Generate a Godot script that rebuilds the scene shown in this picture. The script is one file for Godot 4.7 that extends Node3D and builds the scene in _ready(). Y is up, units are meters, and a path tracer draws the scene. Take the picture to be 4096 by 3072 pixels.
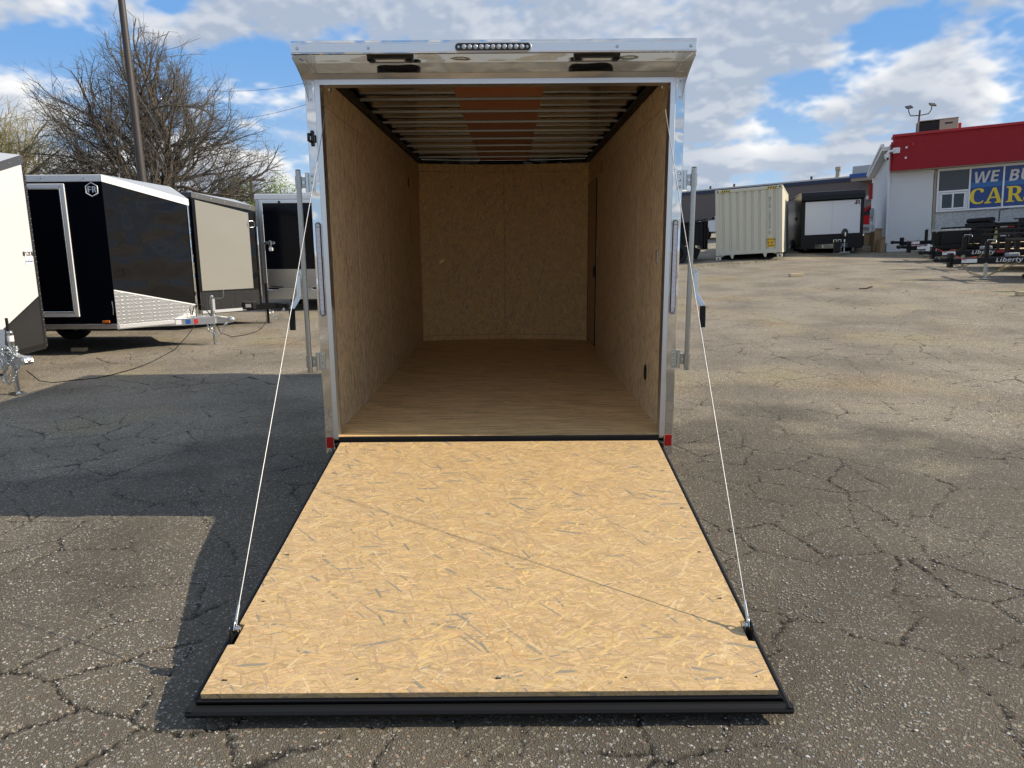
extends Node3D
# A cargo trailer with its ramp down on a trailer dealer's cracked asphalt lot.

const SUN_TO := Vector3(1.66, 1.0, 0.06)      # towards the sun
const CAM := Vector3(0.0, 1.62, 0.0)
var rng := RandomNumberGenerator.new()
var M := {}
var crack_bytes: PackedByteArray
var crack_side := 2048
const CRACK_TILE := 16.0


func _ready() -> void:
	rng.seed = 7
	setup_camera()
	setup_sky()
	setup_sun()
	make_materials()
	build_ground()
	build_white_building()
	build_brown_building()
	build_main_trailer()
	build_left_trailers()
	build_right_side()
	build_trees_and_poles()
	build_small_things()


func setup_camera() -> void:
	var cam := Camera3D.new()
	cam.name = "camera"
	add_child(cam)
	var p := deg_to_rad(10.84)
	var rl := deg_to_rad(0.4)
	var f := Vector3(0, -sin(p), -cos(p))
	var r := Vector3(1, 0, 0)
	var u := r.cross(f)
	var r2 := r * cos(rl) - u * sin(rl)
	var u2 := u * cos(rl) + r * sin(rl)
	cam.transform = Transform3D(Basis(r2, u2, -f), CAM)
	cam.fov = 56.82
	cam.near = 0.05
	cam.far = 600.0
	cam.current = true


func setup_sun() -> void:
	var sun := DirectionalLight3D.new()
	sun.name = "sun"
	add_child(sun)
	var d := -SUN_TO.normalized()
	sun.basis = Basis.looking_at(d, Vector3.UP)
	sun.light_energy = 1.10
	sun.light_angular_distance = 0.55
	sun.light_color = Color(1.0, 0.945, 0.855)
	sun.shadow_enabled = true


# ---------------------------------------------------------------- sky
var cloud_a := FastNoiseLite.new()
var cloud_b := FastNoiseLite.new()
var cloud_c := FastNoiseLite.new()
var cloud_d := FastNoiseLite.new()
# azimuth, elevation, half widths in degrees, amount: where this afternoon's heaps and gaps are
var heaps := [
	[-26.0, 16.5, 8.0, 3.2, 0.50], [-8.0, 17.5, 13.0, 4.0, 0.60], [9.0, 17.5, 12.0, 4.5, 0.65], [17.0, 13.5, 7.0, 2.6, 0.55],
	[22.0, 10.0, 7.0, 2.2, 0.42], [29.5, 10.0, 5.0, 3.2, 0.55], [16.0, 8.6, 4.0, 1.6, 0.40], [20.0, 6.0, 6.0, 1.0, 0.35], [33.0, 7.0, 5.0, 2.0, 0.30],
	[-32.0, 10.5, 5.0, 2.0, 0.55], [-17.0, 8.6, 4.5, 4.0, 0.45], [-26.0, 7.0, 5.0, 2.5, 0.25], [17.0, 4.2, 9.0, 1.0, 0.30],
	[30.5, 14.0, 5.0, 2.2, -1.1], [-20.0, 13.1, 5.0, 1.5, -0.9], [-31.0, 13.0, 5.0, 1.0, -0.8], [15.5, 10.8, 4.0, 0.8, -0.75], [18.0, 7.3, 7.0, 0.6, -0.7],
	[-27.0, 12.0, 7.0, 1.0, -0.50],
]


func setup_sky() -> void:
	cloud_a.seed = 21
	cloud_a.noise_type = FastNoiseLite.TYPE_SIMPLEX_SMOOTH
	cloud_a.fractal_type = FastNoiseLite.FRACTAL_FBM
	cloud_a.fractal_octaves = 6
	cloud_a.fractal_gain = 0.52
	cloud_a.frequency = 1.0
	cloud_d = cloud_a.duplicate()
	cloud_d.fractal_octaves = 3
	cloud_b.seed = 5
	cloud_b.noise_type = FastNoiseLite.TYPE_SIMPLEX_SMOOTH
	cloud_b.fractal_type = FastNoiseLite.FRACTAL_FBM
	cloud_b.fractal_octaves = 3
	cloud_b.frequency = 1.0
	cloud_c.seed = 12
	cloud_c.noise_type = FastNoiseLite.TYPE_SIMPLEX_SMOOTH
	cloud_c.fractal_type = FastNoiseLite.FRACTAL_FBM
	cloud_c.fractal_octaves = 3
	cloud_c.frequency = 1.0
	var w := 4096
	var h := 2048
	var low := sky_part(512, 256, 0, 0, 512, 256)
	low.resize(w, h, Image.INTERPOLATE_BILINEAR)
	var half := int(w * 44.0 / 360.0)      # the first column looks along -z
	var y0 := int(h * (90.0 - 24.0) / 180.0)
	var y1 := int(h * (90.0 + 1.0) / 180.0)
	low.blit_rect(sky_part(w, h, 0, y0, half, y1 - y0), Rect2i(0, 0, half, y1 - y0), Vector2i(0, y0))
	low.blit_rect(sky_part(w, h, w - half, y0, half, y1 - y0), Rect2i(0, 0, half, y1 - y0), Vector2i(w - half, y0))
	var sm := PanoramaSkyMaterial.new()
	sm.panorama = ImageTexture.create_from_image(low)
	var sky := Sky.new()
	sky.sky_material = sm
	var env := Environment.new()
	env.background_mode = Environment.BG_SKY
	env.sky = sky
	env.tonemap_mode = Environment.TONE_MAPPER_LINEAR
	env.tonemap_exposure = 1.88
	env.sdfgi_enabled = true
	env.ssao_enabled = true
	env.ssil_enabled = true
	var we := WorldEnvironment.new()
	we.name = "world_environment"
	we.environment = env
	add_child(we)


func cloud_amount(d: Vector3, az: float, el: float, edges := true) -> float:
	var k := 1.0 / (maxf(d.y, 0.0) + 0.30)
	var p := Vector3(d.x * k, 0.5 * d.y * k, d.z * k)
	# broad heaps, then cauliflower edges: ridged small noise that eats into them
	var c := 0.9 * cloud_b.get_noise_3d(p.x * 1.7 + 4.0, p.y * 1.7 + 9.0, p.z * 1.7) + 0.19
	if el < 26.0 and absf(az) < 50.0:
		for g in heaps:
			var dx: float = (az - g[0]) / g[2]
			var dy: float = (el - g[1]) / g[3]
			var q := dx * dx + dy * dy
			if q < 6.0:
				c += 0.58 * g[4] * exp(-q * 0.8)
	if c < -0.45:
		return c
	c += (0.66 if edges else 0.58) * (cloud_a if edges else cloud_d).get_noise_3d(p.x * 3.2 + 3.1, p.y * 4.2, p.z * 3.2)
	if edges and c > -0.2:
		c += 0.12 * (0.45 - absf(cloud_c.get_noise_3d(p.x * 11.0, p.y * 13.0, p.z * 11.0)) * 2.2)
	return c


func sky_part(w: int, h: int, x0: int, y0: int, nw: int, nh: int) -> Image:
	var im := Image.create(nw, nh, false, Image.FORMAT_RGB8)
	var s := SUN_TO.normalized()
	for j in nh:
		var el := PI * (0.5 - (y0 + j + 0.5) / h)
		for i in nw:
			if el < -0.03:
				im.set_pixel(i, j, Color(0.26, 0.245, 0.22).linear_to_srgb())
				continue
			var az := wrapf(TAU * (x0 + i + 0.5) / w, -PI, PI)
			var d := Vector3(sin(az) * cos(el), sin(el), -cos(az) * cos(el))
			var azd := rad_to_deg(az)
			var eld := rad_to_deg(el)
			var t := clampf(d.y, 0.0, 1.0)
			var blue := Color(0.245, 0.35, 0.465).lerp(Color(0.10, 0.222, 0.43), smoothstep(0.0, 0.27, t)).lerp(Color(0.115, 0.215, 0.40), smoothstep(0.25, 1.0, t))
			var c := cloud_amount(d, azd, eld)
			var a := smoothstep(-0.09, 0.30, c)
			if a > 0.001:
				var side := (s - d * d.dot(s)).normalized()
				# light that has come through the heap from the sun's side and from above
				var depth := 0.0
				for q in 4:
					var o := 0.010 + 0.016 * q
					var d2 := (d + side * o + Vector3(0, 0.45 * o, 0)).normalized()
					depth += maxf(0.0, cloud_amount(d2, rad_to_deg(atan2(d2.x, -d2.z)), rad_to_deg(asin(d2.y)), false) + 0.05)
				var d3 := (d + side * 0.007 + Vector3(0, 0.006, 0)).normalized()
				var c3 := cloud_amount(d3, rad_to_deg(atan2(d3.x, -d3.z)), rad_to_deg(asin(d3.y)))
				var lit := clampf(0.06 + 0.95 * exp(-depth * 1.75) + 0.16 * (1.0 - a) + clampf((c - c3) * 1.2, -0.10, 0.20), 0.0, 1.0)
				var cl := Color(0.235, 0.272, 0.335).lerp(Color(0.56, 0.555, 0.545), lit)
				blue = blue.lerp(cl, a * 0.96)
			im.set_pixel(i, j, blue.linear_to_srgb())
	return im


# ---------------------------------------------------------------- geometry tools
class B:
	var v := PackedVector3Array()
	var n := PackedVector3Array()

	func tri(a: Vector3, b: Vector3, c: Vector3, out: Vector3) -> void:
		var m := (b - a).cross(c - a)
		if m.length_squared() < 1e-18:
			return
		m = m.normalized()
		if m.dot(out) < 0.0:
			m = -m
			v.append_array(PackedVector3Array([a, b, c]))
		else:
			v.append_array(PackedVector3Array([a, c, b]))
		n.append_array(PackedVector3Array([m, m, m]))

	func quad(a: Vector3, b: Vector3, c: Vector3, d: Vector3, out: Vector3) -> void:
		tri(a, b, c, out)
		tri(a, c, d, out)

	func trin(a: Vector3, b: Vector3, c: Vector3, na: Vector3, nb: Vector3, nc: Vector3) -> void:
		var m := (b - a).cross(c - a)
		if m.dot(na + nb + nc) < 0.0:
			v.append_array(PackedVector3Array([a, b, c]))
			n.append_array(PackedVector3Array([na, nb, nc]))
		else:
			v.append_array(PackedVector3Array([a, c, b]))
			n.append_array(PackedVector3Array([na, nc, nb]))

	func box(c: Vector3, s: Vector3, bev := 0.0, bs := Basis()) -> B:
		var h := s * 0.5
		var b := minf(bev, 0.45 * minf(s.x, minf(s.y, s.z)))
		for ax in 3:
			var ay := (ax + 1) % 3
			var az := (ax + 2) % 3
			for sg in [-1.0, 1.0]:
				var pts := []
				for k in [[-1.0, -1.0], [1.0, -1.0], [1.0, 1.0], [-1.0, 1.0]]:
					var p := Vector3()
					p[ax] = h[ax] * sg
					p[ay] = (h[ay] - b) * k[0]
					p[az] = (h[az] - b) * k[1]
					pts.append(c + bs * p)
				var o := Vector3()
				o[ax] = sg
				quad(pts[0], pts[1], pts[2], pts[3], bs * o)
			if b > 0.0:
				for k in [[-1.0, -1.0], [1.0, -1.0], [1.0, 1.0], [-1.0, 1.0]]:
					var q := []
					for e in [[-1.0, 0], [1.0, 0], [1.0, 1], [-1.0, 1]]:
						var p := Vector3()
						p[ax] = (h[ax] - b) * e[0]
						p[ay] = (h[ay] - (b if e[1] == 1 else 0.0)) * k[0]
						p[az] = (h[az] - (b if e[1] == 0 else 0.0)) * k[1]
						q.append(c + bs * p)
					var o := Vector3()
					o[ay] = k[0]
					o[az] = k[1]
					quad(q[0], q[1], q[2], q[3], bs * o)
		if b > 0.0:
			for sx in [-1.0, 1.0]:
				for sy in [-1.0, 1.0]:
					for sz in [-1.0, 1.0]:
						tri(c + bs * Vector3(sx * h.x, sy * (h.y - b), sz * (h.z - b)), c + bs * Vector3(sx * (h.x - b), sy * h.y, sz * (h.z - b)), c + bs * Vector3(sx * (h.x - b), sy * (h.y - b), sz * h.z), bs * Vector3(sx, sy, sz))
		return self

	# box between two corners
	func span(a: Vector3, b: Vector3, bev := 0.0) -> B:
		return box((a + b) * 0.5, (b - a).abs(), bev)

	# bar of a rectangular section from a to b; w across, h along up
	func bar(a: Vector3, b: Vector3, w: float, h: float, bev := 0.0, up := Vector3.UP) -> B:
		var z := (b - a).normalized()
		if absf(z.dot(up)) > 0.98:
			up = Vector3(0, 0, 1) if absf(z.z) < 0.9 else Vector3(1, 0, 0)
		var x := up.cross(z).normalized()
		return box((a + b) * 0.5, Vector3(w, h, a.distance_to(b)), bev, Basis(x, z.cross(x), z))

	func ring(c: Vector3, z: Vector3, r: float, k: int) -> PackedVector3Array:
		var up := Vector3.UP if absf(z.y) < 0.9 else Vector3(1, 0, 0)
		var x := up.cross(z).normalized()
		var y := z.cross(x)
		var out := PackedVector3Array()
		for i in k:
			var a := TAU * i / k
			out.append(c + (x * cos(a) + y * sin(a)) * r)
		return out

	func cyl(a: Vector3, b: Vector3, r0: float, r1: float, k := 10, caps := true) -> B:
		var z := (b - a).normalized()
		var p := ring(a, z, r0, k)
		var q := ring(b, z, r1, k)
		for i in k:
			var j := (i + 1) % k
			var ni := (p[i] - a).normalized() if r0 > 1e-5 else (q[i] - b).normalized()
			var nj := (p[j] - a).normalized() if r0 > 1e-5 else (q[j] - b).normalized()
			trin(p[i], p[j], q[j], ni, nj, nj)
			trin(p[i], q[j], q[i], ni, nj, ni)
			if caps:
				tri(a, p[i], p[j], -z)
				tri(b, q[i], q[j], z)
		return self

	func tube(pts: Array, r: float, k := 7, closed := false) -> B:
		var m := pts.size()
		var rings := []
		var x := Vector3()
		for i in m:
			var a: Vector3 = pts[(i - 1 + m) % m] if closed or i > 0 else pts[i]
			var b: Vector3 = pts[(i + 1) % m] if closed or i < m - 1 else pts[i]
			var z := (b - a).normalized()
			if i == 0:
				x = (Vector3.UP if absf(z.y) < 0.9 else Vector3(1, 0, 0)).cross(z).normalized()
			else:
				x = (x - z * x.dot(z)).normalized()
			var y := z.cross(x)
			var rg := PackedVector3Array()
			for q in k:
				var t := TAU * q / k
				rg.append(pts[i] + (x * cos(t) + y * sin(t)) * r)
			rings.append(rg)
		for i in (m if closed else m - 1):
			var p: PackedVector3Array = rings[i]
			var q: PackedVector3Array = rings[(i + 1) % m]
			var ca: Vector3 = pts[i]
			var cb: Vector3 = pts[(i + 1) % m]
			for e in k:
				var g := (e + 1) % k
				trin(p[e], p[g], q[g], (p[e] - ca).normalized(), (p[g] - ca).normalized(), (q[g] - cb).normalized())
				trin(p[e], q[g], q[e], (p[e] - ca).normalized(), (q[g] - cb).normalized(), (q[e] - cb).normalized())
		if not closed:
			for e in k:
				tri(pts[0], rings[0][e], rings[0][(e + 1) % k], pts[0] - pts[1])
				tri(pts[m - 1], rings[m - 1][e], rings[m - 1][(e + 1) % k], pts[m - 1] - pts[m - 2])
		return self

	# polygon in the xy plane of t, from z0 to z1 along its z
	func prism(poly: PackedVector2Array, t: Transform3D, z0: float, z1: float) -> B:
		var ix := Geometry2D.triangulate_polygon(poly)
		for e in range(0, ix.size(), 3):
			for z in [z0, z1]:
				var f := func(q: int) -> Vector3: return t * Vector3(poly[q].x, poly[q].y, z)
				tri(f.call(ix[e]), f.call(ix[e + 1]), f.call(ix[e + 2]), t.basis.z * (-1.0 if z == minf(z0, z1) else 1.0))
		var m := poly.size()
		var turn := 0.0
		for i in m:
			turn += poly[i].cross(poly[(i + 1) % m])
		for i in m:
			var a := poly[i]
			var b := poly[(i + 1) % m]
			var e := b - a
			var o := Vector2(e.y, -e.x) * signf(turn)
			quad(t * Vector3(a.x, a.y, z0), t * Vector3(b.x, b.y, z0), t * Vector3(b.x, b.y, z1), t * Vector3(a.x, a.y, z1), t.basis * Vector3(o.x, o.y, 0))
		return self

	# profile of (radius, height) round the y axis of t
	func lathe(prof: Array, t: Transform3D, k := 20) -> B:
		for i in prof.size() - 1:
			var a: Vector2 = prof[i]
			var b: Vector2 = prof[i + 1]
			var e := b - a
			var nn := Vector2(e.y, -e.x).normalized()
			for q in k:
				var t0 := TAU * q / k
				var t1 := TAU * (q + 1) / k
				var f := func(p: Vector2, g: float) -> Vector3: return t * Vector3(p.x * cos(g), p.y, p.x * sin(g))
				var g0 := (t.basis * Vector3(nn.x * cos(t0), nn.y, nn.x * sin(t0))).normalized()
				var g1 := (t.basis * Vector3(nn.x * cos(t1), nn.y, nn.x * sin(t1))).normalized()
				trin(f.call(a, t0), f.call(a, t1), f.call(b, t1), g0, g1, g1)
				trin(f.call(a, t0), f.call(b, t1), f.call(b, t0), g0, g1, g0)
		return self

	func ball(c: Vector3, r: Vector3, k := 10, rows := 7) -> B:
		for j in rows:
			for i in k:
				var p := []
				for e in [[i, j], [i + 1, j], [i + 1, j + 1], [i, j + 1]]:
					var th: float = PI * e[1] / rows
					var ph: float = TAU * e[0] / k
					p.append(Vector3(sin(th) * cos(ph), cos(th), sin(th) * sin(ph)))
				var f := func(q: Vector3) -> Vector3: return c + q * r
				var g := func(q: Vector3) -> Vector3: return (q / r).normalized()
				trin(f.call(p[0]), f.call(p[1]), f.call(p[2]), g.call(p[0]), g.call(p[1]), g.call(p[2]))
				trin(f.call(p[0]), f.call(p[2]), f.call(p[3]), g.call(p[0]), g.call(p[2]), g.call(p[3]))
		return self

	func mesh() -> ArrayMesh:
		var a := []
		a.resize(Mesh.ARRAY_MAX)
		a[Mesh.ARRAY_VERTEX] = v
		a[Mesh.ARRAY_NORMAL] = n
		var m := ArrayMesh.new()
		m.add_surface_from_arrays(Mesh.PRIMITIVE_TRIANGLES, a)
		return m


func rect_poly(x0: float, y0: float, x1: float, y1: float) -> PackedVector2Array:
	return PackedVector2Array([Vector2(x0, y0), Vector2(x1, y0), Vector2(x1, y1), Vector2(x0, y1)])


func pill(w: float, h: float, k := 6) -> PackedVector2Array:
	var p := PackedVector2Array()
	var r := minf(w, h) * 0.5
	for q in 4 * k:
		var a := TAU * q / (4 * k) + 0.0001
		p.append(Vector2(cos(a) * r + (w * 0.5 - r) * signf(cos(a)), sin(a) * r + (h * 0.5 - r) * signf(sin(a))))
	return p


func round_rect(w: float, h: float, r: float, k := 4) -> PackedVector2Array:
	var p := PackedVector2Array()
	for q in 4:
		var c := Vector2((w * 0.5 - r) * [1, -1, -1, 1][q], (h * 0.5 - r) * [1, 1, -1, -1][q])
		for e in k + 1:
			var a := PI * 0.5 * (q + float(e) / k)
			p.append(c + Vector2(cos(a), sin(a)) * r)
	return p


func thing(called: String, label: String, category: String, at := Vector3.ZERO, turn := Vector3.ZERO, group := "") -> Node3D:
	var o := Node3D.new()
	o.name = numbered(called)
	add_child(o, true)
	o.position = at
	o.rotation_degrees = turn
	tag(o, label, category, group)
	return o


var taken := {}
func numbered(called: String) -> String:
	if not taken.has(called):
		taken[called] = 0
		return called
	taken[called] += 1
	return "%s_%03d" % [called, taken[called]]


func tag(o: Node3D, label: String, category: String, group := "") -> void:
	o.set_meta("label", label)
	o.set_meta("category", category)
	if group:
		o.set_meta("group", group)


func part(parent: Node3D, called: String, b: B, m: Material, label := "") -> MeshInstance3D:
	return mpart(parent, called, b.mesh(), m, label)


func mpart(parent: Node3D, called: String, mesh: Mesh, m: Material, label := "") -> MeshInstance3D:
	var o := MeshInstance3D.new()
	o.name = called
	o.mesh = mesh
	o.material_override = null
	for s in mesh.get_surface_count():
		o.set_surface_override_material(s, m)
	parent.add_child(o, true)
	if label:
		o.set_meta("label", label)
	return o


func holder(parent: Node3D, called: String, at := Vector3.ZERO, turn := Vector3.ZERO) -> Node3D:
	var o := Node3D.new()
	o.name = called
	parent.add_child(o, true)
	o.position = at
	o.rotation_degrees = turn
	return o


func single(called: String, b: B, m: Material, label: String, category: String, at := Vector3.ZERO, turn := Vector3.ZERO, group := "") -> MeshInstance3D:
	var o := MeshInstance3D.new()
	o.name = numbered(called)
	o.mesh = b.mesh()
	o.set_surface_override_material(0, m)
	add_child(o, true)
	o.position = at
	o.rotation_degrees = turn
	tag(o, label, category, group)
	return o


func structure(called: String, mesh: Mesh, m: Material) -> MeshInstance3D:
	var o := mpart(self, called, mesh, m)
	o.set_meta("kind", "structure")
	return o


func letters(parent: Node3D, called: String, text: String, size: float, m: Material, at: Vector3, turn := Vector3.ZERO, serif := false, bold := true, squeeze := 1.0, slant := 0.0) -> MeshInstance3D:
	var f := SystemFont.new()
	f.font_names = PackedStringArray(["Droid Serif" if serif else "Droid Sans"])
	f.font_weight = 700 if bold else 400
	var tm := TextMesh.new()
	tm.font = f
	tm.text = text
	tm.font_size = 64
	tm.pixel_size = size / 46.0
	tm.depth = 0.004
	tm.curve_step = 2.0
	var o := mpart(parent, called, tm, m)
	o.transform = Transform3D(Basis.from_euler(turn * PI / 180.0) * Basis(Vector3(squeeze, 0, 0), Vector3(slant, 1, 0), Vector3(0, 0, 1)), at)
	return o


func lin(r: float, g: float, b: float, a := 1.0) -> Color:
	var c := Color(r, g, b).linear_to_srgb()
	c.a = a
	return c


func mat(key: String, col: Color, rough := 0.7, metal := 0.0) -> StandardMaterial3D:
	var m := StandardMaterial3D.new()
	m.resource_name = key
	m.albedo_color = col
	m.roughness = rough
	m.metallic = metal
	M[key] = m
	return m


func gh(x: float, z: float) -> float:   # height of the lot: level round the trailer, rising to the far right
	var f := -z
	var s := 0.012 + 0.043 * smoothstep(-8.0, 14.0, x)
	var g := 0.0
	if f >= 8.0:
		g = f - 6.0
	elif f > 4.0:
		g = (f - 4.0) * (f - 4.0) / 8.0
	return s * g + 0.092 * smoothstep(3.7, 2.0, f)


func on_ground(x: float, z: float, lift := 0.0) -> Vector3:
	return Vector3(x, gh(x, z) + lift, z)


# ---------------------------------------------------------------- materials
func noise_image(s: int, seed_: int, freq: float, oct := 4, type := FastNoiseLite.TYPE_SIMPLEX_SMOOTH) -> Image:
	var f := FastNoiseLite.new()
	f.seed = seed_
	f.noise_type = type
	f.frequency = freq
	f.fractal_type = FastNoiseLite.FRACTAL_FBM
	f.fractal_octaves = oct
	return f.get_seamless_image(s, s)


func tex(im: Image) -> ImageTexture:
	return ImageTexture.create_from_image(im)


func stamp(dst: Image, sp: Image, x: int, y: int) -> void:   # wraps round the edges
	var s := dst.get_width()
	var w := sp.get_width()
	var h := sp.get_height()
	var r := Rect2i(0, 0, w, h)
	dst.blend_rect(sp, r, Vector2i(x, y))
	if x + w > s:
		dst.blend_rect(sp, r, Vector2i(x - s, y))
	if y + h > s:
		dst.blend_rect(sp, r, Vector2i(x, y - s))
		if x + w > s:
			dst.blend_rect(sp, r, Vector2i(x - s, y - s))


func make_asphalt() -> void:
	var s := 2048       # two metres, about a millimetre to the pixel
	var col := Image.create(s, s, false, Image.FORMAT_RGBA8)
	var hgt := Image.create(s, s, false, Image.FORMAT_RGBA8)
	col.fill(lin(0.255, 0.222, 0.180))
	hgt.fill(Color(0.3, 0.3, 0.3))
	var sp := []
	for k in 90:
		var big := k % 3
		var r: float = [rng.randf_range(1.3, 2.4), rng.randf_range(2.2, 4.2), rng.randf_range(4.0, 8.5)][big]
		var w := int(r * 2.6) + 3
		var im := Image.create(w, w, false, Image.FORMAT_RGBA8)
		var ih := Image.create(w, w, false, Image.FORMAT_RGBA8)
		var v := rng.randf_range(0.18, 0.58) if rng.randf() < 0.80 else rng.randf_range(0.56, 0.86)
		var warm := rng.randf_range(0.0, 0.26)
		var c := Color(v * (1.0 + warm * 0.45), v, v * (1.0 - warm * 0.75))
		if k % 17 == 3:
			c = Color(v * 1.35, v * 0.92, v * 0.72)
		var sq := rng.randf_range(0.6, 1.0)
		var an := rng.randf() * PI
		var lob := rng.randf() * TAU
		for j in w:
			for i in w:
				var p := Vector2(i + 0.5 - w * 0.5, j + 0.5 - w * 0.5).rotated(an)
				p.y /= sq
				var th := p.angle()
				var q := p.length() / (r * (1.0 + 0.14 * sin(3.0 * th + lob) + 0.08 * sin(5.0 * th - lob)))
				var al := clampf((1.0 - q) * r * 0.9, 0.0, 1.0)
				if al > 0.0:
					var m := 0.92 + 0.16 * rng.randf()
					var cc := Color(c.r * m, c.g * m, c.b * m).linear_to_srgb()
					cc.a = al
					im.set_pixel(i, j, cc)
					var hh := clampf(0.45 + 0.5 * sqrt(maxf(0.0, 1.0 - q * q)), 0.0, 1.0)
					ih.set_pixel(i, j, Color(hh, hh, hh, al))
		sp.append([im, ih])
	for layer in [[0, 90000], [1, 34000], [2, 5200], [1, 9000], [0, 26000]]:
		for e in layer[1]:
			var q: Array = sp[layer[0] + 3 * rng.randi_range(0, 29)]
			var x := rng.randi_range(0, s - 1)
			var y := rng.randi_range(0, s - 1)
			stamp(col, q[0], x, y)
			stamp(hgt, q[1], x, y)
	col.convert(Image.FORMAT_RGB8)
	hgt.convert(Image.FORMAT_L8)
	# cracks with painted shade, dirt and pale scuffs over sixteen metres
	var cs := crack_side
	var f := FastNoiseLite.new()
	f.noise_type = FastNoiseLite.TYPE_CELLULAR
	f.cellular_return_type = FastNoiseLite.RETURN_DISTANCE2_SUB
	f.cellular_distance_function = FastNoiseLite.DISTANCE_EUCLIDEAN
	f.cellular_jitter = 1.0
	f.fractal_type = FastNoiseLite.FRACTAL_NONE
	f.domain_warp_enabled = true
	f.domain_warp_amplitude = 12.0
	f.domain_warp_frequency = 0.03
	f.domain_warp_fractal_octaves = 4
	f.seed = 3
	f.frequency = 0.019
	var fine := f.get_seamless_image(cs, cs, false, false, 0.06).get_data()
	f.seed = 11
	f.frequency = 0.0088
	f.domain_warp_amplitude = 30.0
	f.domain_warp_frequency = 0.012
	var wide := f.get_seamless_image(cs, cs, false, false, 0.06).get_data()
	var where := noise_image(512, 41, 0.020, 4).get_data()
	var blot := noise_image(512, 77, 0.016, 5).get_data()
	var pale := noise_image(512, 99, 0.009, 4).get_data()
	var out := PackedByteArray()
	out.resize(cs * cs * 3)
	crack_bytes = PackedByteArray()
	crack_bytes.resize(cs * cs)
	var mean := 0.0
	for j in cs:
		var jq := (j >> 2) * 512
		var jr := j * cs
		for i in cs:
			var q := jq + (i >> 2)
			var k := jr + i
			var ww: int = where[q]
			# a cell edge is near 0; how much of the crack shows varies over the lot
			var a := (3.6 + (ww - 128) * 0.045 - fine[k]) * 0.24
			var b := (0.7 + (190 - ww) * 0.010 - wide[k]) * 0.45
			var c := maxf(a, b)
			if c < 0.0:
				c = 0.0
			elif c > 1.0:
				c = 1.0
			crack_bytes[k] = int(c * 255.0)
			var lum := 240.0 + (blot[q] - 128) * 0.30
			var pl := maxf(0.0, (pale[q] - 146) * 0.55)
			lum = minf(255.0, lum + pl * 0.5) * (1.0 - 0.50 * c)  # cracks darker: dirt, plus the shade of the groove put into the colour
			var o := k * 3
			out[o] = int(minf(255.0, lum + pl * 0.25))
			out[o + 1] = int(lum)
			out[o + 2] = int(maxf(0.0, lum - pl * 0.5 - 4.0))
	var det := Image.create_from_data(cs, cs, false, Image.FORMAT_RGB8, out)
	var m := mat("asphalt", Color(1, 1, 1), 0.86)
	m.vertex_color_use_as_albedo = true
	m.albedo_texture = tex(col)
	m.metallic_specular = 0.42
	m.heightmap_enabled = true
	m.heightmap_texture = tex(hgt)
	m.heightmap_scale = 0.5
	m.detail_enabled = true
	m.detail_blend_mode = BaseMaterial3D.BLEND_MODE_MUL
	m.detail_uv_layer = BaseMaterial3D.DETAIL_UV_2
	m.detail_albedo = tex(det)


func strand(l: float, w: float, an: float, c: Color, grain: float, al: float) -> Image:
	var ca := absf(cos(an))
	var sa := absf(sin(an))
	var bw := int(l * ca + w * sa) + 4
	var bh := int(l * sa + w * ca) + 4
	var im := Image.create(bw, bh, false, Image.FORMAT_RGBA8)
	var rowv := []
	for k in int(w) + 4:
		rowv.append(1.0 + rng.randf_range(-grain, grain))
	var cut0 := rng.randf_range(0.0, 0.25)
	var cut1 := rng.randf_range(0.0, 0.25)
	for j in bh:
		for i in bw:
			var p := Vector2(i + 0.5 - bw * 0.5, j + 0.5 - bh * 0.5).rotated(-an)
			var wv := w * 0.5 * (1.0 - 0.25 * absf(p.x) / l)
			var e := minf(wv - absf(p.y), minf(l * (0.5 - cut0 * absf(p.y) / w) + p.x, l * (0.5 - cut1 * absf(p.y) / w) - p.x))
			if e > 0.0:
				var q: float = rowv[clampi(int(p.y + w * 0.5 + 1.0), 0, rowv.size() - 1)]
				if e < 1.0:
					q *= 0.86
				var cc := Color(c.r * q, c.g * q, c.b * q).linear_to_srgb()
				cc.a = al * minf(1.0, e)
				im.set_pixel(i, j, cc)
	return im


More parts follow.
